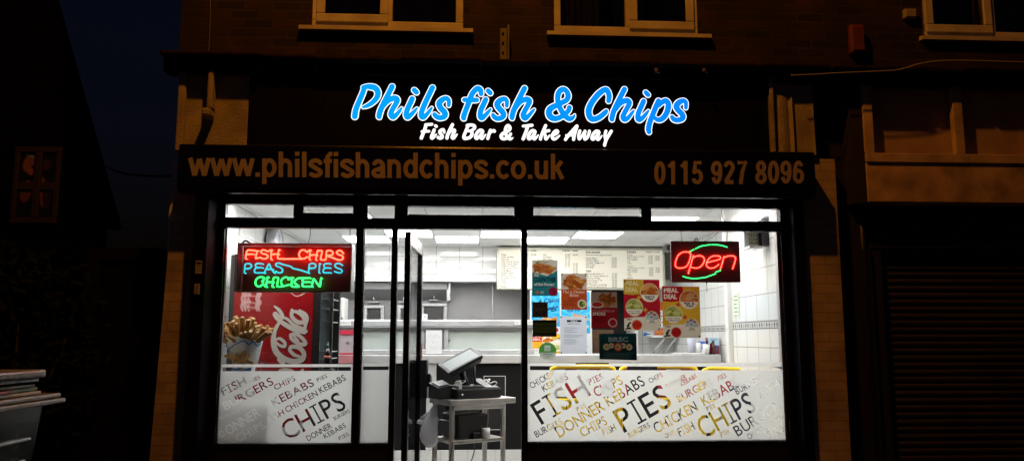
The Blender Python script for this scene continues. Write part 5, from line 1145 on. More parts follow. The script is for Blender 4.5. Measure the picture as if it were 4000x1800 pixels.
for (off, cc_, gg) in (((9, 12), '#4a0a10', 8), ((0, 0), W_, 0)):       # printed drop edge, then the letters
    def cs2(pts, hw): cs([(p[0] + off[0], p[1] + off[1]) for p in pts], [h + gg for h in hw], cc_)
    cs2([(880, 300), (815, 430), (805, 580), (850, 720), (960, 815), (1120, 865), (1240, 835), (1272, 750), (1200, 668), (1085, 652), (1060, 705), (1130, 770), (1205, 790)], [20, 32, 40, 44, 40, 38, 42, 34, 32, 28, 26, 26, 18])
    cs2([(830, 548), (900, 535), (975, 590), (972, 645), (900, 632), (835, 575)], [16, 22, 24, 24, 20, 16])
    cs2([(1062, 480), (1150, 470), (1265, 555), (1285, 612), (1200, 612), (1085, 545), (1060, 485)], [24, 26, 26, 30, 30, 26, 24]); cs2([(1090, 470), (1150, 540), (1180, 560)], [16, 18, 14])
    cs2([(1270, 440), (1130, 410), (980, 335), (860, 255), (800, 185), (825, 160), (890, 215), (1000, 250), (1100, 335), (1240, 395), (1290, 430)], [30, 34, 34, 30, 22, 14, 18, 20, 24, 28, 26])
    cs2([(795, 62), (870, 120), (925, 200), (915, 245)], [8, 26, 26, 18])
    cs2([(1068, 120), (1070, 215), (1160, 295), (1260, 290), (1240, 215), (1150, 150), (1075, 140)], [22, 30, 32, 30, 30, 26, 20]); cs2([(1180, 122), (1265, 175), (1300, 240), (1280, 330), (1270, 400)], [14, 26, 28, 26, 22])
    cs2([(905, 835), (960, 885)], [34, 34])
    cs2([(930, 1000), (1010, 990), (1110, 1020), (1110, 1090), (1000, 1100), (925, 1040)], [32, 34, 34, 34, 34, 30]); cs2([(1260, 990), (1220, 1060), (1200, 1130)], [24, 28, 24])
    cs2([(870, 1330), (805, 1460), (810, 1600), (860, 1740), (980, 1830), (1140, 1870), (1250, 1830), (1270, 1750)], [20, 32, 40, 44, 40, 38, 42, 30]); cs2([(1000, 1240), (1150, 1210), (1270, 1290), (1200, 1340), (1060, 1300)], [30, 30, 30, 30, 30])
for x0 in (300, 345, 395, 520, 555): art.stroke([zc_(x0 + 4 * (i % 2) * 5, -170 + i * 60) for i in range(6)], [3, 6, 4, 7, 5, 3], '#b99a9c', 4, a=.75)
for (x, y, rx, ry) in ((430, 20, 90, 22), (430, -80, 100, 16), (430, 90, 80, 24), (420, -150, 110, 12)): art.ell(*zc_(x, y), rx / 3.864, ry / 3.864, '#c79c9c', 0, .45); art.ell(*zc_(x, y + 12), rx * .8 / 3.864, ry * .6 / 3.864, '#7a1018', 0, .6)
art.stroke([(880 - 908 + 241, 1139 - 1027), (1150 - 908, 1158 - 1027), (1177 - 908, 1150 - 1027), (1196 - 908, 1137 - 1027)], 1.5, '#c8b8b0')
for i in range(6): cs([(500 + i * 36, 960 + (i % 2) * 40), (470 + i * 36, 1040 + (i % 2) * 20)], 9, '#6a5456')
cs([(500, 940), (580, 870), (700, 880), (740, 940)], 12, '#5a3c40'); cs([(560, 930), (640, 890), (690, 930)], 8, '#8a7476')
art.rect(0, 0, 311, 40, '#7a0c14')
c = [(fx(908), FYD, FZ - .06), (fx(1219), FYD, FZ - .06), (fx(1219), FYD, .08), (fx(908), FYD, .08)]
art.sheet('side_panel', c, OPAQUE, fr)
q = MB(); q.box(fx(1248) + .001, fx(1284) - .001, FYD + .02, FYD + .024, .1, FZ - .02); q.build('glass', glassmat('fridge_glass', (.72, .78, .80), .8), fr)
q = MB()
for py in (1165, 1204, 1255, 1372, 1400): z_ = at(1265, py, FYD + .1).z; q.bbox(fx(1248) + .002, fx(1284) - .002, FYD + .03, FYD + .5, z_ - .006, z_, .002)
q.build('shelf', mat('pale_shelf', (.5, .54, .56), .3), fr)
q = MB(); q.box(fx(1248), fx(1250), FYD - .03, FYD - .001, at(1250, 1365, FYD).z - .01, at(1250, 1365, FYD).z + .06); q.build('handle', BLACKPL, fr)
p = at(1279, 1372, .80); zb0 = at(1279, 1440, .80).z
q = MB().use(mat('dark_cola', (.012, .006, .005), .1)); hB = at(1279, 1336, .80).z - zb0
q.lathe([(.026, 0), (.028, .02), (.024, .06), (.029, hB * .45), (.026, hB * .58), (.012, hB * .78)], (p.x, .80, zb0), 16); q.use(mat('green_bottle_glass', (.01, .09, .055), .1)).lathe([(.0125, hB * .72), (.0105, hB * .96)], (p.x, .80, zb0), 14)
q.use(mat('bottle_cap', (.05, .12, .10), .4, .4)).lathe([(.012, hB * .961), (.012, hB)], (p.x, .80, zb0), 14); q.use(mat('bottle_label', (.45, .12, .10), .5)).lathe([(.0292, hB * .40), (.0292, hB * .50)], (p.x, .80, zb0), 16)
one(q, 'drink_bottle', None, 'dark glass drink bottle standing on the ledge right of the red fridge', 'bottle')
q = MB(); q.bbox(p.x - .05, p.x + .05, .74, .92, zb0 - .03, zb0 - .001, .004); q.bbox(p.x - .03, p.x + .03, .80, .90, .002, zb0 - .031, .004); one(q, 'bottle_stand', BLACKPL, 'narrow black stand under the dark drink bottle', 'stand')

# cone of chips on its white stand (advertising figure without its face)
CYD = .42
cen = at(960, 1360, CYD); mp = (at(1100, 1350, CYD) - at(1000, 1350, CYD)).length / 100
co = empty('chip_cone', (cen.x, CYD, 0), 'giant blue and white paper cone of chips on a white stand', 'display figure')
zt = at(960, 1316, CYD).z; zb1 = at(960, 1424, CYD).z
CUP = mat('cone_white', (.52, .53, .52), .45, noise=.1); CBL = mat('cone_blue', (.05, .19, .45), .45)
lean = lambda z: (z - zb1) * -.10
q = MB().use(CUP); n = 32; prof = [(0.0, 46), (.25, 54), (.5, 61), (.75, 68), (1.0, 75), (1.0, 71), (.9, 65)]
vs = []
for tt, rr in prof:
    z = zb1 + (zt - zb1) * tt
    for k in range(n):
        an = 2 * math.pi * k / n; vs.append((cen.x + lean(z) + rr * mp * math.cos(an), CYD + rr * mp * math.sin(an) * .9, z + (.03 * math.cos(an) * -1 * tt)))
fs = [(i * n + k, i * n + (k + 1) % n, (i + 1) * n + (k + 1) % n, (i + 1) * n + k) for i in range(len(prof) - 1) for k in range(n)] + [list(range(n - 1, -1, -1)), [(len(prof) - 1) * n + k for k in range(n)]]
q.add(vs, fs, True); q.build('cone', CUP, co)
q = MB().use(CBL)
def onc(an, tt, off=.003):
    z = zb1 + (zt - zb1) * tt; rr = (46 + 29 * tt) * mp + off; return Vector((cen.x + lean(z) + rr * math.cos(an), CYD + rr * math.sin(an) * .9, z + .03 * math.cos(an) * -1 * tt))
zig = [(-160, .95), (-150, .5), (-120, .62), (-95, .78), (-75, .92), (-60, .78), (-45, .94), (-28, .76), (-10, .95)]
pts = []
for (a0, t0), (a1, t1) in zip(zig[:-1], zig[1:]): pts += [onc(R(a0 + (a1 - a0) * i / 5), t0 + (t1 - t0) * i / 5) for i in range(5)]
q.tube(pts, .0065, 6); q.tube([onc(R(-152), t_) for t_ in (.1, .5, .98)], .004, 6); q.tube([onc(R(-140), t_) for t_ in (.4, .55)], .004, 6); q.build('zigzag_trim', CBL, co)
r_ = random.Random(9); k = 0
CHS = [mat('chip_gold', (.36, .18, .04), .5, noise=.3, nscale=40), mat('chip_brown', (.25, .11, .028), .5, noise=.3, nscale=40), mat('chip_pale', (.44, .26, .075), .5, noise=.3, nscale=40)]
for i in range(84):
    an = r_.uniform(0, 2 * math.pi); rd = 68 * mp * math.sqrt(r_.random()); bx_, by_ = cen.x + lean(zt) + rd * math.cos(an), CYD + rd * math.sin(an) * .9
    inner = rd < 36 * mp
    s_k = 1.12; tl = (.25 + 1.0 * (rd / (68 * mp)) ** 1.6) * r_.uniform(.7, 1.15); L = r_.uniform(.14, .22) if inner else r_.uniform(.10, .17); s = r_.uniform(.011, .016)
    d = Vector((math.cos(an) * math.sin(tl) + r_.uniform(-.15, .15), math.sin(an) * math.sin(tl) + r_.uniform(-.15, .15), math.cos(tl))).normalized()
    q = MB().use(CHS[i % 3]); M = Vector((0, 0, 1)).rotation_difference(d).to_matrix().to_4x4(); M.translation = Vector((bx_, by_, zt - .035)); q.T = M @ Matrix.Rotation(r_.uniform(0, 3), 4, 'Z')
    q.bbox(-s, s, -s, s, 0, L, .005); q.build('chip', None, co)
for i in range(9):      # a small heap of chips on the stand in front of the cone
    q = MB().use(CHS[(0, 2, 0)[i % 3]]); x_, z_ = at(905 + i * 7.5, 1396 + (i * 5) % 14, CYD - .13).x, at(905 + i * 7.5, 1398 + (i * 5) % 14, CYD - .13).z
    q.T = Matrix.Translation((x_, CYD - .13 + .006 * (i % 3), z_)) @ Matrix.Rotation(R(-70 + 37 * (i % 4)), 4, 'Y'); q.bbox(-.011, .011, -.011, .011, -.05, .06, .004); q.build('chip', None, co)
q = MB().use(CUP); q.lathe([(.11, 0), (.11, .03), (.05, .05), (.045, zb1 * .6), (.075, zb1 - .002)], (cen.x + .0, CYD, .9), 20) if False else None
zp = at(960, 1545, CYD).z
q.lathe([(.085, zp), (.06, zp + .06), (.07, zb1 - .10), (.085, zb1 - .003)], (cen.x - .0, CYD, 0), 20); a, b = at(872, 1600, CYD - .14).x, at(1086, 1600, CYD - .14).x
q.build('stand', CUP, co)
q = MB()
for f_ in (((a, .045), (b, .045)), ((a, .28), (a, .045)), ((b, .045), (b, .28))): q.quad((*f_[0], .01), (*f_[1], .01), (*f_[1], zp - .001), (*f_[0], zp - .001))
q.build('plinth', film('white_acrylic', (.93, .94, .93), .75), co)
q = MB().use(CBL)
for sx in (-1, 1):
    q.prism([(cen.x + .0, CYD - .093, zb1 - .045), (cen.x + sx * .075, CYD - .10, zb1 - .015), (cen.x + sx * .075, CYD - .10, zb1 - .085)], (0, .02, 0))
q.build('bow', CBL, co)

# ------------------------------------------------------------------ neon sign in the left window
NYB = .22; zn = lambda x, y: (920 + x / 5.52, 940 + y / 5.52)
a, b, z0, z1 = rect_px(930, 955, 1369, 1133, .12)
ne = empty('neon_sign', ((a + b) / 2, .16, z0), 'hanging neon window sign in red, blue and green tubes reading fish chips peas pies chicken', 'neon sign')
NB = mat('neon_backing', (.13, .014, .016), .4); 
q = MB(); q.box(a + .004, b - .004, .235, .24, z0 + .004, z1 - .004); q.build('backing', NB, ne)
NC = mat('neon_case', (.045, .018, .02), .35)
q = MB().use(NC); q.bbox(a, b, .12, .26, z0 - .012, z0, .003); q.bbox(a, b, .12, .26, z1, z1 + .012, .003); q.bbox(a - .012, a + .0, .12, .26, z0 - .012, z1 + .012, .003); q.use(ALU).bbox(b, b + .010, .12, .26, z0 - .012, z1 + .012, .003); q.build('case', NC, ne)
q = MB().use(NC); q.bbox(a - .05, a - .013, .18, .27, z0 - .01, z1 - .07, .006); q.build('transformer', NC, ne)
TY = .175
def tubes(name, m, paths, r=.0063):
    q = MB()
    for i, pth in enumerate(paths):
        P = smooth_path([zn(*p) for p in pth], 5); q.tube([at(p[0], p[1], TY + .0005 * i) for p in P], r, 8)
        for e in (P[0], P[-1]): e_ = at(e[0], e[1], TY + .0005 * i); q.tube([e_, e_ + Vector((0, .05, 0))], r * .8, 6)
    return q.build(name, m, ne)
def sh_(pts):   # sharp corners: repeat points so that the curve does not overshoot
    out = []
    for i, p in enumerate(pts):
        if 0 < i < len(pts) - 1:
            for q_, s_2 in ((pts[i - 1], .16), (pts[i + 1], .16)): out.append((p[0] + (q_[0] - p[0]) * s_2, p[1] + (q_[1] - p[1]) * s_2))
        else: out.append(p)
    return out
NR = emit('neon_red', (1.0, 0.040, 0.020), 14.0); NCY = emit('neon_cyan', (0.03, 0.62, 0.75), 1.3); NG = emit('neon_green', (0.03, 1.0, 0.15), 3.2)
tubes('red_tubes', NR, [
 sh_([(215, 385), (238, 240), (270, 200), (440, 215)]), [(235, 292), (375, 288)],
 sh_([(470, 212), (430, 385), (530, 362)]) + [(600, 388), (670, 375), (700, 335), (660, 295), (580, 275), (548, 235), (590, 198), (660, 215), (700, 228), (768, 195)],
 [(770, 195), (765, 400)], [(790, 290), (920, 285)], sh_([(935, 190), (905, 388), (1280, 390)]) + [(1390, 388)],
 [(1530, 240), (1480, 200), (1420, 210), (1375, 260), (1375, 330), (1410, 375), (1480, 385), (1545, 345)], [(1530, 240), (1610, 200)], [(1610, 200), (1592, 402)], [(1600, 305), (1750, 305)],
 [(1765, 215), (1730, 410)], sh_([(1765, 215), (1872, 215), (1830, 408), (1950, 410), (1962, 218), (2050, 215)]) + [(2100, 250), (2080, 305), (1975, 322), (2080, 360), (2180, 400), (2250, 415), (2315, 385), (2300, 325), (2215, 295), (2180, 250), (2220, 215), (2280, 220), (2312, 262)]])
tubes('blue_tubes', NCY, [
 sh_([(190, 692), (208, 500), (300, 495)]) + [(345, 535), (315, 588), (230, 602)], [(572, 495), (470, 490), (430, 520), (455, 570), (570, 580)], [(450, 578), (415, 620), (425, 685), (590, 688)],
 sh_([(620, 690), (722, 490), (770, 600), (830, 690)]), [(680, 612), (790, 612)], [(830, 690), (870, 660), (930, 690), (1000, 675), (1010, 615), (955, 570), (885, 545), (870, 500), (935, 480), (1030, 512), (1190, 555), (1240, 595), (1400, 632), (1570, 690)],
 sh_([(1572, 690), (1592, 500), (1690, 492)]) + [(1730, 535), (1700, 585), (1600, 592)], [(1815, 490), (1800, 690)], [(2040, 495), (1940, 495), (1905, 530), (1930, 580), (2040, 585)], [(1930, 585), (1895, 630), (1905, 685), (2045, 688)],
 [(2292, 520), (2240, 490), (2160, 500), (2145, 550), (2200, 590), (2280, 620), (2295, 665), (2240, 692), (2130, 662)]])
tubes('green_tubes', NG, [
 [(570, 875), (625, 815), (570, 780), (490, 795), (435, 860), (435, 940), (490, 985), (550, 970), (590, 930), (650, 990)], [(655, 988), (690, 780)], [(680, 890), (800, 890)], sh_([(795, 992), (820, 792), (925, 795), (890, 985), (1000, 985)]) + [(1080, 965), (1165, 945)],
 [(1150, 805), (1080, 785), (1010, 820), (980, 890), (1010, 960)], [(1130, 830), (1215, 792)], sh_([(1222, 790), (1205, 985), (1380, 990), (1250, 890), (1345, 805), (1600, 800)]), [(1480, 805), (1445, 850), (1470, 885), (1590, 885)], [(1465, 890), (1440, 930), (1460, 982), (1640, 985)], sh_([(1645, 985), (1680, 808), (1820, 1000), (1845, 800)])])
def chain(pts0, pts1, n, name, lab):
    q = MB(); A__, B__ = Vector(pts0), Vector(pts1)
    for i in range(n):
        c = A__.lerp(B__, (i + .5) / n); L = (B__ - A__).length / n * .62; ring = []
        for k in range(9):
            th = 2 * math.pi * k / 8; ring.append(c + Vector(((.006 * math.cos(th)) if i % 2 else 0, 0 if i % 2 else .006 * math.cos(th), L * math.sin(th))))
        q.tube(ring, .0018, 5, False)
    return one(q, name, CHAIN, lab, 'chain', 'chains holding the hanging signs')
zt_ = Z_TR + .05
for px_, lab in ((932, 'steel chain holding the left end of the neon sign'), (1367, 'steel chain holding the right end of the neon sign')):
    p = at(px_, 950, .19); chain((p.x, .19, z1 + .012), (p.x, .19, zt_), 14, 'chain', lab)
q = MB(); P = smooth_path([(945, 950), (958, 940), (972, 945), (980, 953)], 5); q.tube([at(x, y, .17) for x, y in P], .009, 6); one(q, 'lead_clamp', BLACKPL, 'black cable clamp on the top left corner of the neon sign', 'clamp')
q = MB(); P = smooth_path([(1212, 880), (1212, 910), (1208, 935), (1203, 956)], 5); q.tube([at(x, y, .22) for x, y in P], .0035, 6); one(q, 'neon_cable', GREYPL, 'thin cable dropping from the ceiling to the neon sign', 'cable')

# LED Open sign in the right window
zo = lambda x, y: (2600 + x / 6.1, 930 + y / 6.1)
OY = .16
cr = [at(*zo(*p), OY) for p in ((122, 70), (1752, 74), (1790, 1052), (142, 1052))]
op = empty('open_sign', ((cr[2].x + cr[3].x) / 2, OY, cr[2].z), 'hanging black LED sign with red dotted Open between two green arcs', 'LED sign')
OB = mat('led_board', (.15, .020, .022), .45)
def rounded(c4, r, n=5):
    out = []
    for i in range(4):
        p, a0, b0 = c4[i], c4[i - 1], c4[(i + 1) % 4]; u1, u2 = (a0 - p).normalized() * r, (b0 - p).normalized() * r
        for k in range(n + 1): t_ = k / n; out.append((p + u1) * (1 - t_) ** 2 + p * 2 * t_ * (1 - t_) + (p + u2) * t_ ** 2)
    return out
q = MB(); q.prism(rounded(cr, .012), (0, .02, 0)); q.build('board', OB, op)
LR = emit('led_red', (1.0, 0.022, 0.015), 48.0); LG = emit('led_green', (0.03, 1.0, 0.20), 4.5); LO = mat('led_off', (.12, .10, .10), .3)
def dots(name, m, paths, step=38, r=.0042):
    q = MB()
    for pth in paths:
        closed = pth[0] == pth[-1]; P = smooth_path(pth[:-1] if closed else pth, 10, closed)
        if closed: P = np.vstack([P, P[:1]])
        seg = np.linalg.norm(np.diff(P, axis=0), axis=1); L = np.concatenate([[0], np.cumsum(seg)]); n = max(1, int(round(L[-1] / step)))
        for i in range(n + (0 if closed else 1)):
            d = L[-1] * i / n; x, y = np.interp(d, L, P[:, 0]), np.interp(d, L, P[:, 1]); p = at(*zo(x, y), OY - .004); q.sphere(p, (r, r * 1.3, r))
    return q.build(name, m, op)
dots('red_leds', LR, [[(230, 620), (270, 470), (330, 380), (430, 330), (540, 330), (600, 380), (585, 480), (545, 600), (480, 680), (370, 712), (270, 695), (230, 620)],
 [(660, 420), (610, 600), (545, 830)], [(680, 455), (760, 420), (870, 430), (925, 500), (900, 600), (820, 685), (720, 712), (620, 690)],
 [(990, 580), (1150, 540), (1290, 500), (1308, 450), (1240, 420), (1120, 430), (1030, 490), (980, 580), (980, 660), (1050, 710), (1160, 700), (1260, 630)],
 [(1390, 440), (1360, 560), (1310, 720)], [(1420, 452), (1520, 420), (1630, 430), (1668, 490), (1640, 600), (1600, 720)]])
dots('green_leds', LG, [[(590, 310), (670, 270)], [(720, 250), (850, 190), (1060, 155)], [(1110, 155), (1250, 160), (1370, 182), (1460, 210)], [(420, 910), (520, 940), (650, 960), (790, 955)], [(820, 950), (950, 930), (1080, 885), (1190, 848)], [(1190, 810), (1300, 770)]], 30, .0045)
dots('dark_leds', LO, [[(1510, 240), (1590, 345)], [(310, 780), (390, 880)], [(1550, 490), (1490, 720)]], 42, .003)
for (x, y, xt, yt, lab) in ((390, 68, 340, -190, 'steel chain holding the left side of the Open sign'), (1455, 66, 1500, -190, 'steel chain holding the right side of the Open sign')):
    p, p2 = at(*zo(x, y), OY + .01), at(*zo(xt, yt), OY + .01); chain(p, (p2.x, OY + .01, zt_ + .05), 16, 'chain', lab)
q = MB(); P = smooth_path([(700, 70), (700, 20), (740, 0), (768, 30), (770, 66)], 5); q.tube([at(*zo(x, y), OY + .01) for x, y in P], .004, 6); one(q, 'hanging_loop', BLACKPL, 'black wire loop on the top edge of the Open sign', 'wire')
q = MB(); p = at(*zo(978, 1080), OY + .005); p2 = at(*zo(985, 1280), OY + .005); q.tube([p + Vector((0, 0, .012)), p], .006, 6); q.tube([p, p2], .0025, 5); one(q, 'pull_cord', BLACKPL, 'short pull cord under the Open sign', 'cord')
#==FRONTSTUFF==
# ------------------------------------------------------------------ the open door
hx, hy = at(1575, 1300, 0).x, FY1 + .012
ang = math.atan2(.045, .93); DW, DZ = .94, Z_TR - .012
door = empty('shop_door', (hx, hy, 0), 'black framed glass shop door standing open inward on its left hinges', 'door')
def dpt(u_, v_, z): return Vector((hx + u_ * math.sin(ang) + v_ * math.cos(ang), hy + u_ * math.cos(ang) - v_ * math.sin(ang), z))
def dbox(q, u0, u1, v0, v1, z0, z1): q.hexa([dpt(u0, v0, z0), dpt(u1, v0, z0), dpt(u1, v1, z0), dpt(u0, v1, z0), dpt(u0, v0, z1), dpt(u1, v0, z1), dpt(u1, v1, z1), dpt(u0, v1, z1)])
q = MB().use(BLACK); dbox(q, 0, .075, -.005, .04, .01, DZ); dbox(q, DW - .075, DW, -.005, .04, .01, DZ); dbox(q, .0755, DW - .0755, -.005, .04, .01, .18)
q.build('frame', BLACK, door)
q = MB(); dbox(q, .0755, DW - .0755, -.004, .039, DZ - .10, DZ); q.build('top_rail', mat('satin_rail', (.5, .5, .5), .25, .8), door)
q = MB(); dbox(q, .0755, DW - .0755, .014, .020, .181, DZ - .101); q.build('pane', glassmat('door_glass', (.82, .84, .85), .9), door)
zk0, zk1 = at(1630, 1555, .9).z, at(1630, 1405, .9).z
q = MB(); dbox(q, DW - .11, DW + .015, .041, .10, zk0, zk1); dbox(q, DW - .09, DW - .06, .101, .13, zk0 + .10, zk1 - .12); q.build('lock_case', BLACKPL, door)
q = MB(); dbox(q, DW - .085, DW - .065, .131, .142, zk0 + .12, zk0 + .2); q.build('key_tag', WHITEPL, door)
q = MB(); dbox(q, DW - .03, DW - .01, .041, .046, zk1 + .01, zk1 + .14); q.build('red_label', mat('red_label', (.55, .03, .03), .4), door)
a_ = Art(30, 90, 22, '#dfe6de'); a_.ell(15, 12, 9, 7, '#a8442e'); a_.rect(6, 36, 24, 58, '#8fb890')
for i in range(3): a_.rect(6, 66 + i * 7, 22, 69 + i * 7, '#86a088')
c = [dpt(.22, .012, at(1603, 1085, .2).z), dpt(.48, .012, at(1603, 1085, .2).z), dpt(.48, .012, at(1610, 1160, .4).z), dpt(.22, .012, at(1610, 1160, .4).z)]
a_.sheet('door_notice', c, THICK, door)

# ------------------------------------------------------------------ till trolley in the doorway
TA = R(28); TO = Vector((-.150, .50, 0)); TWD, TDP, TZ = .62, .36, .872
uu, vv = Vector((math.cos(TA), math.sin(TA), 0)), Vector((-math.sin(TA), math.cos(TA), 0))
def L(u_, v_, z): return TO + uu * u_ + vv * v_ + Vector((0, 0, z))
TM = Matrix(((uu.x, vv.x, 0, TO.x), (uu.y, vv.y, 0, TO.y), (0, 0, 1, 0), (0, 0, 0, 1)))
def tb(q, *b, e=.005): q.T = TM; q.bbox(*b, e); q.T = None
WORN = mat('worn_steel', (.60, .58, .55), .34, .8, noise=.25, nscale=7)
tro = empty('till_trolley', tuple(L(.3, .18, 0)), 'worn stainless steel two tier trolley carrying the till in the doorway', 'trolley')
q = MB().use(WORN); tb(q, 0, TWD, 0, TDP, TZ - .004, TZ); tb(q, 0, TWD, -.012, .012, TZ - .045, TZ + .002); tb(q, 0, TWD, TDP - .012, TDP + .012, TZ - .045, TZ + .002); tb(q, -.012, .0, -.012, TDP + .012, TZ - .045, TZ + .002); tb(q, TWD, TWD + .012, -.012, TDP + .012, TZ - .045, TZ + .002); q.build('top_tray', WORN, tro)
q = MB().use(WORN); tb(q, .02, TWD - .10, .0, TDP, .515, .545); q.build('lower_shelf', WORN, tro)
for u_, v_ in ((.03, .02), (TWD - .10, .02), (.03, TDP - .02), (TWD - .10, TDP - .02)):
    q = MB().use(WORN); tb(q, u_ - .017, u_ + .017, v_ - .017, v_ + .017, .02, TZ - .046, e=.004); q.use(BLACKPL); q.tube([L(u_, v_, .02), L(u_, v_, .001)], .016, 8); q.build('leg', None, tro)
q = MB(); tb(q, .03, TWD - .10, -.006, .006, TZ - .085, TZ - .047); q.build('apron', WORN, tro)
CASEM = mat('till_black', (.012, .013, .015), .45, noise=.15)
cdw = empty('cash_drawer', tuple(L(.3, .15, TZ)), 'black cash drawer on the trolley under the touch screen', 'cash drawer')
q = MB(); tb(q, .075, .50, .02, .34, TZ + .004, TZ + .088); q.build('case', CASEM, cdw)
q = MB(); tb(q, .08, .495, .010, .0195, TZ + .010, TZ + .080, e=.003); q.build('drawer_front', CASEM, cdw)
q = MB(); q.T = TM; q.lathe([(.008, -.005), (.008, .003)], (.12, .008, TZ + .04), 10, 'Y'); q.T = None; q.build('lock', ALU, cdw)
# monitor
mo = empty('touch_monitor', tuple(L(.28, .17, TZ + .09)), 'tilted black till monitor with a pale touch screen on the cash drawer', 'monitor')
MC = at(1820, 1428, TO.y + .12); 
# the screen leans back and is turned up towards the ceiling; long edge runs up to the right
pA, pB = at(1752, 1458, .62), at(1884, 1388, .70)     # lower left and upper right ends of the front rim
ax = (pB - pA).normalized(); ln = (pB - pA).length; nb_ = Vector((-.10, .35, .12)); nb_ = (nb_ - ax * nb_.dot(ax)).normalized(); tn = ax.cross(nb_).normalized()
if tn.z < 0: tn = -tn
SD = .26
def Mq(s, d_, h): return pA + ax * (s * ln) + nb_ * (d_ * SD) + tn * h
def mbox(q, s0, s1, d0, d1, h0, h1): q.hexa([Mq(s0, d0, h0), Mq(s1, d0, h0), Mq(s1, d1, h0), Mq(s0, d1, h0), Mq(s0, d0, h1), Mq(s1, d0, h1), Mq(s1, d1, h1), Mq(s0, d1, h1)])
q = MB().use(CASEM); mbox(q, 0, 1.0, 0, 1, -.022, .0); q.hexa([Mq(.08, .08, -.06), Mq(.92, .08, -.06), Mq(.92, .92, -.06), Mq(.08, .92, -.06), Mq(.02, .02, -.0221), Mq(.98, .02, -.0221), Mq(.98, .98, -.0221), Mq(.02, .98, -.0221)]); q.build('casing', CASEM, mo)
q = MB().use(mat('bezel_grey', (.10, .10, .105), .3)); mbox(q, .0, 1.0, 0, .10, .0005, .006); mbox(q, 0, 1, .9, 1, .0005, .006); mbox(q, 0, .08, .1005, .8995, .0005, .006); mbox(q, .95, 1, .1005, .8995, .0005, .006); q.build('bezel', None, mo)
q = MB(); mbox(q, .085, .945, .105, .895, .0005, .003); q.build('screen', mat('pale_screen', (.42, .46, .47), .10), mo)
q = MB().use(CASEM); b0 = L(.24, .18, TZ + .0885); m0 = Mq(.45, .5, -.06); q.tube([b0, b0.lerp(m0, .5), m0], [.05, .03, .035], 10); q.tube([L(.30, .12, TZ + .12), Mq(.85, .5, -.06)], .012, 8); q.T = TM; q.bbox(.14, .40, .10, .28, TZ + .0885, TZ + .108, .006); q.T = None; q.build('stand', CASEM, mo)
q = MB(); q.hexa([L(.36, .05, TZ + .089), L(.44, .05, TZ + .089), L(.42, .20, TZ + .089), L(.34, .20, TZ + .089), L(.36, .05, TZ + .095), L(.44, .05, TZ + .095), L(.40, .20, TZ + .16), L(.32, .20, TZ + .16)]); one(q, 'card_reader', mat('reader_grey', (.2, .21, .22), .35), 'sloping grey card reader on the cash drawer behind the monitor', 'card reader')
q = MB(); q.T = TM; q.bbox(.36, .48, .03, .09, TZ + .089, TZ + .097, .003); q.bbox(.365, .475, .035, .085, TZ + .0975, TZ + .101, .002); q.T = None; one(q, 'notepad', WHITEPL, 'small white notepad on the cash drawer', 'notepad')
q = MB().use(BLACKPL); q.T = TM; q.bbox(.10, .33, .025, .095, TZ + .0885, TZ + .104, .004)
for i in range(3):
    for j in range(10): q.bbox(.106 + j * .022, .124 + j * .022, .03 + i * .021, .047 + i * .021, TZ + .1045, TZ + .109, .002)
q.T = None; one(q, 'keyboard', None, 'small black keyboard on the cash drawer under the monitor', 'keyboard')
rp = empty('receipt_printer', tuple(L(.03, .2, TZ)), 'black receipt printer at the left end of the trolley', 'printer')
q = MB(); q.T = TM; q.hexa([(-.055, .10, TZ + .004), (.070, .10, TZ + .004), (.070, .30, TZ + .004), (-.055, .30, TZ + .004), (-.055, .10, TZ + .095), (.070, .10, TZ + .115), (.070, .30, TZ + .15), (-.055, .30, TZ + .13)]); q.bbox(-.05, .065, .0985, .1, TZ + .02, TZ + .06, .002); q.T = None; q.build('case', CASEM, rp)
q = MB(); q.T = TM; q.hexa([(-.04, .12, TZ + .102), (.055, .12, TZ + .117), (.055, .26, TZ + .145), (-.04, .26, TZ + .128), (-.04, .12, TZ + .110), (.055, .12, TZ + .125), (.055, .26, TZ + .153), (-.04, .26, TZ + .136)]); q.T = None; q.build('lid', BLACKPL, rp)
q = MB(); q.T = TM; q.bbox(.09, .118, .012, .016, TZ + .088, TZ + .150, .001); q.T = None; one(q, 'price_ticket', WHITEPL, 'small white paper ticket hanging in front of the monitor stand', 'ticket')
rgc = random.Random(4)
for k, (c0, c1, lab) in enumerate(((( .10, .10), (.20, .16), 'white cable coiled under the left side of the monitor'), ((.40, .18), (.56, .22), 'white cables looping over the right end of the cash drawer'))):
    P = [(c0[0] + (c1[0] - c0[0]) * t_ + .035 * math.sin(t_ * 17), c0[1] + (c1[1] - c0[1]) * t_ + .03 * math.cos(t_ * 13), TZ + .115 + .035 * abs(math.sin(t_ * 9)) + (0 if k == 0 else -.10 * max(0, t_ - .75) * 4)) for t_ in [i / 16 for i in range(17)]]
    q = MB(); P = smooth_path(P, 4); q.tube([L(*p) for p in P], .0038, 6); one(q, 'till_cable', WHITEPL, lab, 'cable')
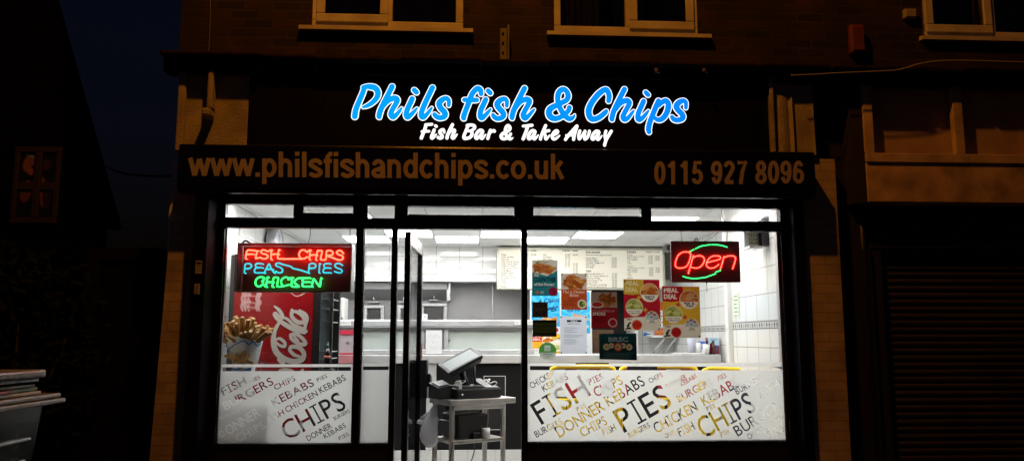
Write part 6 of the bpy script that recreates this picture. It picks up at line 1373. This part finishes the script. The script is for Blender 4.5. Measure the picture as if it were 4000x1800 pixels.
# printer and bits on the lower shelf
ZS = .546
pp = empty('document_printer', tuple(L(.22, .18, ZS)), 'dark boxy printer with paper in its feeder on the lower trolley shelf', 'printer')
PB = mat('printer_black', (.020, .019, .019), .42, noise=.2)
q = MB(); tb(q, .09, .38, .03, .33, ZS, ZS + .20, e=.012); q.build('body', PB, pp)
q = MB().use(mat('printer_lid_grey', (.33, .33, .34), .4)); tb(q, .10, .35, .06, .30, ZS + .201, ZS + .207, e=.003); q.build('lid', None, pp)
q = MB().use(mat('printer_panel', (.07, .07, .075), .35)); tb(q, .03, .089, .06, .28, ZS + .03, ZS + .15, e=.008); tb(q, .028, .03, .10, .16, ZS + .06, ZS + .12, e=.001); q.build('control_panel', None, pp)
q = MB(); q.hexa([L(.33, .16, ZS + .19), L(.47, .16, ZS + .27), L(.47, .30, ZS + .31), L(.30, .30, ZS + .22), L(.33, .157, ZS + .192), L(.47, .157, ZS + .273), L(.47, .297, ZS + .313), L(.30, .297, ZS + .223)]); q.build('paper', WHITEPL, pp)
q = MB(); tb(q, .12, .34, .31, .34, ZS + .22, ZS + .26, e=.004); q.build('feeder', PB, pp)
q = MB().use(WHITEPL); q.T = TM; q.lathe([(.036, 0), (.036, .075), (.012, .075), (.012, .070)], (.35, -.0 + .015, ZS + .008), 18); q.T = None; one(q, 'paper_roll', None, 'white paper roll standing at the front of the lower trolley shelf', 'paper roll')
q = MB(); tb(q, .22, .30, -.0, .03, ZS, ZS + .05, e=.006); one(q, 'power_adapter', BLACKPL, 'black power adapter on the lower trolley shelf beside the paper roll', 'adapter')
for k, (P, lab) in enumerate((([(.05, .02, ZS + .02), (.0, -.03, .45), (-.04, -.05, .30), (-.06, -.03, .12), (-.10, 0, .006)], 'black cable hanging from the front left of the trolley'), ([(.33, .2, ZS), (.34, .2, .42), (.30, .22, .26), (.31, .22, .10), (.26, .25, .006)], 'black cable hanging under the middle of the trolley shelf'), ([(TWD - .09, .30, TZ - .1), (TWD - .12, .24, .70), (.42, .12, ZS + .06), (.38, .06, ZS + .01)], 'black cable slanting from the trolley top down to the paper roll'))):
    q = MB(); q.tube([L(*p) for p in smooth_path(P, 6)], .005, 6); one(q, 'trolley_cable', BLACKPL, lab, 'cable')
# carrier bag
rr_ = random.Random(12); q = MB().use(film('thin_white_plastic', (.96, .97, .99), .45)); n = 22; prof = [(0, .018), (.05, .035), (.11, .055), (.17, .062), (.23, .072), (.29, .062), (.33, .03)]
top = L(-.02, .26, .80); vs = []; sway = Vector((-.20, -.06, 0))
for h, r0 in prof:
    for k in range(n):
        an = 2 * math.pi * k / n; r0k = r0 * (1 + .22 * math.sin(3 * an + h * 20) * rr_.uniform(.5, 1) + rr_.uniform(-.07, .07)); c = top + sway * min(h, .14) * 1.2 + Vector((.04 * max(0, h - .14), 0, -h))
        vs.append(c + Vector((r0k * math.cos(an) * 1.05, r0k * math.sin(an) * .7, rr_.uniform(-.006, .006))))
m_ = len(prof); fs = [(i * n + k, i * n + (k + 1) % n, (i + 1) * n + (k + 1) % n, (i + 1) * n + k) for i in range(m_ - 1) for k in range(n)] + [[(m_ - 1) * n + k for k in range(n)]]
q.add(vs, fs, True)
k0 = top + sway * .14 + Vector((-.055, 0, -.10)); q.tube([top + Vector((0, 0, .01)), L(.0, .24, .85), L(.015, .23, .83)], [.012, .007, .007], 6); q.sphere(k0 + Vector((-.02, 0, -.02)), (.045, .03, .03)); q.tube([k0 + Vector((-.02, 0, 0)), top + Vector((-.02, 0, -.03))], [.022, .010], 8)
one(q, 'carrier_bag', None, 'thin white plastic carrier bag hanging from the left of the trolley', 'bag')

# ------------------------------------------------------------------ sheets stuck inside the right window
PYW = GY + .012
def wcard(name, lab, cat, art, x0, y0, x1, y1, m=None, y=PYW, group=None, skew=(0, 0, 0, 0)):
    c = px_corners(x0, y0, x1, y1, y); c = [(p[0], p[1], p[2] + s / 500) for p, s in zip(c, skew)]
    art.grain(.035); return tag(art.sheet(name, c, m or PRINT), lab, cat, group)
FRIED = ['#c9793a', '#b5622a', '#dc9a58', '#a4521f']
GP = 'posters stuck inside the right window'
# fish fingers
a_ = Art(100, 139, 84, '#2d7f86'); a_.rect(0, 0, 100, 52, '#d9cdbd'); a_.poly([(0, 0), (0, 46), (60, 62), (100, 36), (100, 0)], '#e6dccb'); a_.poly([(4, 18), (22, 8), (98, 30), (70, 56), (8, 40)], '#c9793a')
a_.food(48, 33, 44, 18, FRIED, 34, .24, seed=3); a_.food(36, 6, 26, 5, ['#90a85c', '#b8c884', '#5c7a34'], 10, .3, seed=5); a_.poly([(0, 48), (62, 64), (100, 40), (100, 139), (0, 139)], '#2d7f86')
a_.text('THE', 8, 64, 10, '#e4ded0', 18, .03); a_.text('CODFATHER', 6, 84, 17, '#122024', 88, .035); a_.text('of Fish Fingers', 8, 99, 9, '#e0d8c8', 78, .03); a_.rect(10, 105, 56, 107, '#1c4c54')
a_.ell(20, 126, 6, 6, '#b86a3c'); a_.star(82, 122, 19, 16, '#8e1f3c')
for i in range(3): a_.rect(32, 121 + i * 4, 46, 122.4 + i * 4, '#c8d4d0')
a_.rect(74, 118, 91, 119.5, '#62142a'); a_.rect(76, 124, 89, 125.5, '#62142a')
wcard('window_poster', 'teal fish fingers poster headed The Codfather, inside the right window', 'poster', a_, 2078, 1016, 2178, 1155, group=GP)
# mac n cheese
a_ = Art(100, 140, 84, '#c8562b'); a_.rect(0, 0, 100, 62, '#dccdba'); a_.food(52, 34, 40, 26, FRIED, 40, .34, seed=14); a_.ell(50, 72, 66, 12, '#c8562b'); a_.rect(0, 70, 100, 140, '#c8562b')
a_.text('Mac n Cheese', 8, 76, 11, '#ecc8ac', 84, .02); a_.text('Bites', 34, 89, 11, '#ecc8ac', 34, .02)
for i in range(6): a_.rect(8 + (18 if i < 2 else 0), 95 + i * 5.5, 62 - (i * 9) % 14 + (10 if i < 2 else 0), 97 + i * 5.5, '#7c2c14')
a_.ell(81, 118, 17, 17, '#f0ead8'); a_.star(81, 118, 14, 14, '#8ea046'); a_.food(81, 118, 11, 11, ['#6c7a2c', '#c8c86a', '#465a20'], 16, .25, seed=2)
for x_, y_ in ((4, 4), (96, 4), (5, 134)): a_.ell(x_, y_, 3, 3, '#3a2018')
wcard('window_poster', 'orange Mac n Cheese Bites poster inside the right window', 'poster', a_, 2192, 1068, 2292, 1209, group=GP)
# mozzarella sticks
a_ = Art(100, 140, 84, '#8c1820'); a_.rect(0, 0, 100, 60, '#9c8478'); a_.food(62, 30, 38, 24, ['#8a4c22', '#7a3c18', '#a0622e'], 26, .34, seed=21); a_.ell(24, 50, 24, 13, '#c8b0a0'); a_.ell(24, 48, 20, 9, '#a82a1c'); a_.rect(0, 62, 100, 140, '#8c1820')
a_.text('MOZZARELLA', 6, 77, 9, '#c07c74', 84, .015); a_.text('STICKS', 6, 90, 11, '#e8d8cc', 48, .025)
for i in range(4): a_.rect(8, 98 + i * 6, 60 - (i * 11) % 18, 100 + i * 6, '#5c0e14')
a_.star(82, 119, 18, 18, '#e0c8bc'); a_.ell(82, 119, 14, 14, '#a02028')
wcard('window_poster', 'dark red Mozzarella Sticks poster, third from the left inside the right window', 'poster', a_, 2309, 1140, 2411, 1281, film_ := paper('printed_paper_thick', .15), group=GP)
# meal deals
def meal(flip, lab, box, price):
    c1, c2 = ('#c9a233', '#b01f2c') if not flip else ('#b01f2c', '#d6a72c')
    a_ = Art(100, 140, 96, c2)
    a_.poly([(0, 0), (56, 0), (56, 34), (44, 41), (24, 43), (0, 41)], c1)
    tcol = '#e6d29a' if not flip else '#f0e4d4'
    a_.text('MEAL', 5, 17, 12, tcol, 38, .035); a_.text('DEAL', 5, 34, 12, tcol, 34, .035)
    a_.ell(50, 130, 90, 27, '#e6dcc6'); a_.rect(0, 118, 100, 140, '#e6dcc6')
    for (cx_, cy2, r, lab1, lab2, fc, sd) in ((72, 36, 26, ('Sausage &' if not flip else 'Fish &'), 'Chips!', FRIED + ['#c89a6c'], 31 + flip), (29, 77, 24, 'Curry or Gravy', 'or Mushy Peas', ['#9aa24a', '#b4b45e', '#7c8638', '#c6c27a'], 41), (77, 106, 19, 'Soft', 'Drink!', ['#a8b0ac', '#8c2430', '#c8ccc8', '#6c8c84'], 51)):
        a_.ell(cx_, cy2, r, r, '#e6cf96'); a_.ell(cx_, cy2, r - 1.4, r - 1.4, '#ece4d2'); m = a_.disc(cx_, cy2, r - 1.6) * np.clip((cy2 + r * .26 - a_.Y) / 1.2, 0, 1)
        sv = a_.c.copy(); a_.rect(cx_ - r, cy2 - r, cx_ + r, cy2 + r * .3, fc[0]); a_.food(cx_, cy2 - r * .25, r * 1.1, r * .75, fc, 26, .30, seed=sd)
        if r == 19: a_.ell(cx_ - 1, cy2 - 3, 9, 7, '#c4c8c6'); a_.ell(cx_ - 1, cy2 - 3, 5, 3.6, '#8c9290')
        a_.c = sv * (1 - m[..., None]) + a_.c * m[..., None]
        big = r > 25; a_.text(lab1, cx_, cy2 + r * .50, 5.4 if big else 3.4, '#2a1c14', r * (1.1 if big else 1.4 if r > 20 else .7), .04, 'C'); a_.text(lab2, cx_, cy2 + r * .74, 5.4 if big else 3.4, '#2a1c14', r * (.8 if big else 1.35 if r > 20 else .9), .04, 'C')
    pc_ = '#d8a832' if not flip else '#b8242c'
    for (x, y) in ((42, 50), (59, 84)): a_.rect(x - 6, y - 1.8, x + 6, y + 1.8, pc_); a_.rect(x - 1.8, y - 6, x + 1.8, y + 6, pc_)
    a_.text('ONLY', 6, 112, 5.5, '#8c2018', 16, .03); a_.text('£', 6, 135, 17, '#241810', 14, .05); a_.star(35, 125, 15, 17, '#c8321e' if not flip else '#b02020')
    a_.text(price, 26, 128, 7, '#8a1c14', 20, .02)
    for (x, y) in ((4, 6), (96, 136), (5, 136)): a_.ell(x, y, 2.6, 2.6, '#40382c')
    return wcard('window_poster', lab, 'poster', a_, *box, group=GP, skew=(2, 0, 0, 0))
meal(False, 'red Meal Deal poster with yellow heading, sausage and chips, inside the right window', (2437, 1092, 2578, 1290), '3.50')
meal(True, 'yellow Meal Deal poster with red heading, fish and chips, under the Open sign', (2588, 1119, 2735, 1319), '4.00')
# dark cards, rating, opening hours, green disc, poker
a_ = Art(60, 60, 44, '#3c2c26')
for (x, y) in ((16, 12), (36, 12), (50, 12), (18, 44), (44, 44)): a_.rect(x - 3, y - 3, x + 3, y + 3, '#241814')
a_.rect(14, 25, 48, 27, '#57443a'); a_.rect(12, 30, 40, 32, '#57443a')
wcard('window_card', 'small dark brown card with its printed side inward, above the rating card', 'card', a_, 2079, 1179, 2140, 1239, THICK)
a_ = Art(92, 65, 60, '#26281a'); a_.rect(5, 12, 87, 50, '#3c421a'); a_.text('FOOD HYGIENE RATING', 10, 27, 6, '#1c1e10', 72, .03); a_.rect(0, 0, 92, 10, '#1a1c14')
for i in range(5): a_.ell(14 + i * 13, 40, 4.6, 4.6, '#33391a')
a_.ell(78, 44, 7.5, 7.5, '#14150d'); a_.ell(78, 44, 5.6, 5.6, '#454c22'); a_.text('5', 76, 47, 6, '#14150d', 4, .04)
wcard('rating_card', 'dark olive food hygiene rating card showing a five', 'card', a_, 2081, 1249, 2174, 1314, THICK)
a_ = Art(102, 145, 84, '#c6cbd6'); a_.rect(25, 14, 82, 22, '#14161c'); a_.text("PHIL'S", 42, 20.5, 5, '#d8dce4', 24, .02); a_.rect(27, 28, 78, 30, '#4a4e58')
for (x0, x1, y, c) in ((13, 58, 42, '#93a2c0'), (13, 66, 47, '#5a5e68'), (13, 52, 54, '#4c505a'), (13, 64, 61, '#5a5e68'), (13, 46, 68, '#93a2c0'), (13, 88, 74, '#5a5e68'), (13, 72, 79, '#5a5e68'), (13, 50, 86, '#93a2c0'), (13, 58, 92, '#4c505a'), (13, 64, 99, '#5a5e68'), (13, 56, 106, '#4c505a')): a_.rect(x0, y, x1, y + 1.6, c); a_.rect(x1 + 3, y, x1 + 14, y + 1.4, '#a4b0c6', .7)
for (x, y) in ((3, 3), (99, 3), (3, 142), (99, 142)): a_.ell(x, y, 3.2, 3.2, '#16181e')
wcard('opening_notice', "white typed notice headed Phil's, below the orange bites poster", 'notice', a_, 2189, 1235, 2292, 1380, paper('thin_paper', .62))
a_ = Art(70, 70, 56, '#c4ccc4'); a_.poly([(0, 0), (70, 0), (70, 40), (0, 40)], '#4f9a45'); a_.rect(23, 12, 46, 34, '#ccd2cc'); a_.rect(26, 22, 43, 24, '#7c8c80'); a_.text('GREEN', 26, 31, 4, '#56705c', 17, .02); a_.text('REGISTERED 2018', 18, 48, 4, '#2c3630', 34, .03); a_.rect(16, 52, 54, 53.2, '#7a847c'); a_.rect(28, 57, 42, 58.4, '#4c564e')
px0 = px_corners(2104, 1336, 2174, 1406, PYW + .001)
# cut to a disc: keep only the faces inside the circle
o = a_.sheet('round_sticker', px0, paper('sticker_film', .40)); me2 = o.data; bm = bmesh.new(); bm.from_mesh(me2); cxx = [sum(v.co[i] for v in bm.verts) / len(bm.verts) for i in range(3)]; rad = (px0[1][0] - px0[0][0]) / 2
bmesh.ops.delete(bm, geom=[v for v in bm.verts if math.hypot(v.co.x - cxx[0], v.co.z - cxx[2]) > rad], context='VERTS'); bm.to_mesh(me2); bm.free()
tag(o, 'round green and white sticker at the bottom left of the right window', 'sticker')
a_ = Art(146, 101, 120, '#123a3c')
a_.c *= (1.25 - .75 * a_.Y / 101)[..., None]                            # printed fade of the poster's own background
for i in range(30): a_.ell(rng.uniform(0, 146), rng.uniform(60, 101), rng.uniform(4, 16), .6, '#0a1a18', 0, .8)
a_.text('BRSC', 36, 31, 17, '#7c9492', 78, .035)
for i, (x, y, r, ch, c) in enumerate(((28, 52, 15, 'P', '#b08a4e'), (47, 47, 12, 'O', '#a89a72'), (93, 47, 12, 'E', '#a89a72'), (117, 52, 14, 'R', '#a89668'), (73, 52, 18, 'K', '#b8402c'))):
    a_.ell(x, y, r, r, '#3a2c1c'); a_.star(x, y, r - .6, 12, c, .14); a_.ell(x, y, r * .70, r * .70, '#d8c8a8' if ch != 'K' else '#c8583c'); a_.ell(x, y, r * .6, r * .6, '#b4a27a'); a_.text(ch, x, y + r * .30, r * .6, '#7a2418', None, .03, 'C')
for i in range(5): a_.rect(14 + (i % 2) * 8, 74 + i * 4.6, 132 - (i * 13) % 20, 75.6 + i * 4.6, '#5c6c62', .8)
wcard('window_poster', 'dark green BRSC poker night poster with red and cream chips', 'poster', a_, 2341, 1303, 2487, 1404, THICK, skew=(0, 2, -2, 2))

# ------------------------------------------------------------------ yellow folding barriers behind the frosted film
YEL = mat('yellow_plastic', (.95, .66, .015), .38, noise=.10); REDR = mat('red_reflective', (.55, .02, .03), .35); WHR = mat('white_reflective', (.75, .74, .72), .35)
def barrier(x0, x1, y, ztop, lab, tiltx, rw):
    t_ = empty('pedestrian_barrier', ((x0 + x1) / 2, y, 0), lab, 'barrier', 'yellow barriers behind the right window')
    q = MB(); r = .022; zc_ = .10; P = [(x0, zc_), (x0, ztop - .07), (x0 + .02, ztop - .02), (x0 + .07, ztop), (x1 - .07, ztop + tiltx), (x1 - .02, ztop - .02 + tiltx), (x1, ztop - .07 + tiltx), (x1, zc_)]
    q.tube([(p[0], y, p[1]) for p in P], r, 8); q.tube([(x0, y, .3), (x1, y, .3)], r * .9, 8); q.tube([(x0, y, ztop - .30), (x1, y, ztop - .30)], r * .9, 8); q.build('frame', YEL, t_)
    n = 5
    for i in range(n):
        xx = x0 + (x1 - x0) * (i + 1) / (n + 1); q = MB(); q.bbox(xx - .045, xx + .045, y - .010, y + .010, .32, ztop - .32, .004); q.build('slat', YEL, t_)
    q = MB(); m = 5; e = .026
    for i in range(m):
        q.use(REDR if (i + rw) % 2 else WHR); q.box(x0 + e + (x1 - x0 - 2 * e) * i / m, x0 + e + (x1 - x0 - 2 * e) * (i + 1) / m, y - .008, y + .008, ztop - .27, ztop - .023)
    q.build('reflective_panel', None, t_)
    for xx in (x0 + .08, x1 - .08):
        q = MB(); q.bbox(xx - .03, xx + .03, y - .20, y + .20, .0, .05, .01); q.bbox(xx - .02, xx + .02, y - .02, y + .02, .05, .12, .004); q.build('foot', YEL, t_)
for k, (x0, x1, py, yy, lab) in enumerate(((2148, 2404, 1431, 1.10, 'yellow plastic barrier nearest the door behind the frosted film'), (2420, 2724, 1431, 1.22, 'yellow plastic barrier in the middle, behind the frosted film'), (2742, 3010, 1438, 1.10, 'yellow plastic barrier at the right end behind the frosted film'))):
    p0, p1 = at(x0, py, yy), at(x1, py, yy); barrier(p0.x, p1.x, yy, p0.z, lab, (0, 0, -.02)[k], k)
q = MB(); p0, p1 = at(2448, 1430, 1.22), at(2566, 1430, 1.22); q.bbox(p0.x, p1.x, 1.185, 1.26, p0.z - .55, p0.z + .028, .02); one(q, 'folded_jacket', mat('dark_cloth', (.012, .013, .018), .9, noise=.4, nscale=30, bump=.8), 'dark cloth draped over the middle yellow barrier', 'cloth')
q = MB(); p0, p1 = at(2860, 1560, .9), at(2950, 1560, .9); q.bbox(p0.x, p1.x, .84, .98, .001, p0.z + .12, .02); one(q, 'blue_crate', mat('navy_plastic', (.012, .014, .05), .4), 'navy plastic crate standing behind the right hand barrier', 'crate')

for o in bpy.data.objects:
    if 'wo' in o: del o['wo']
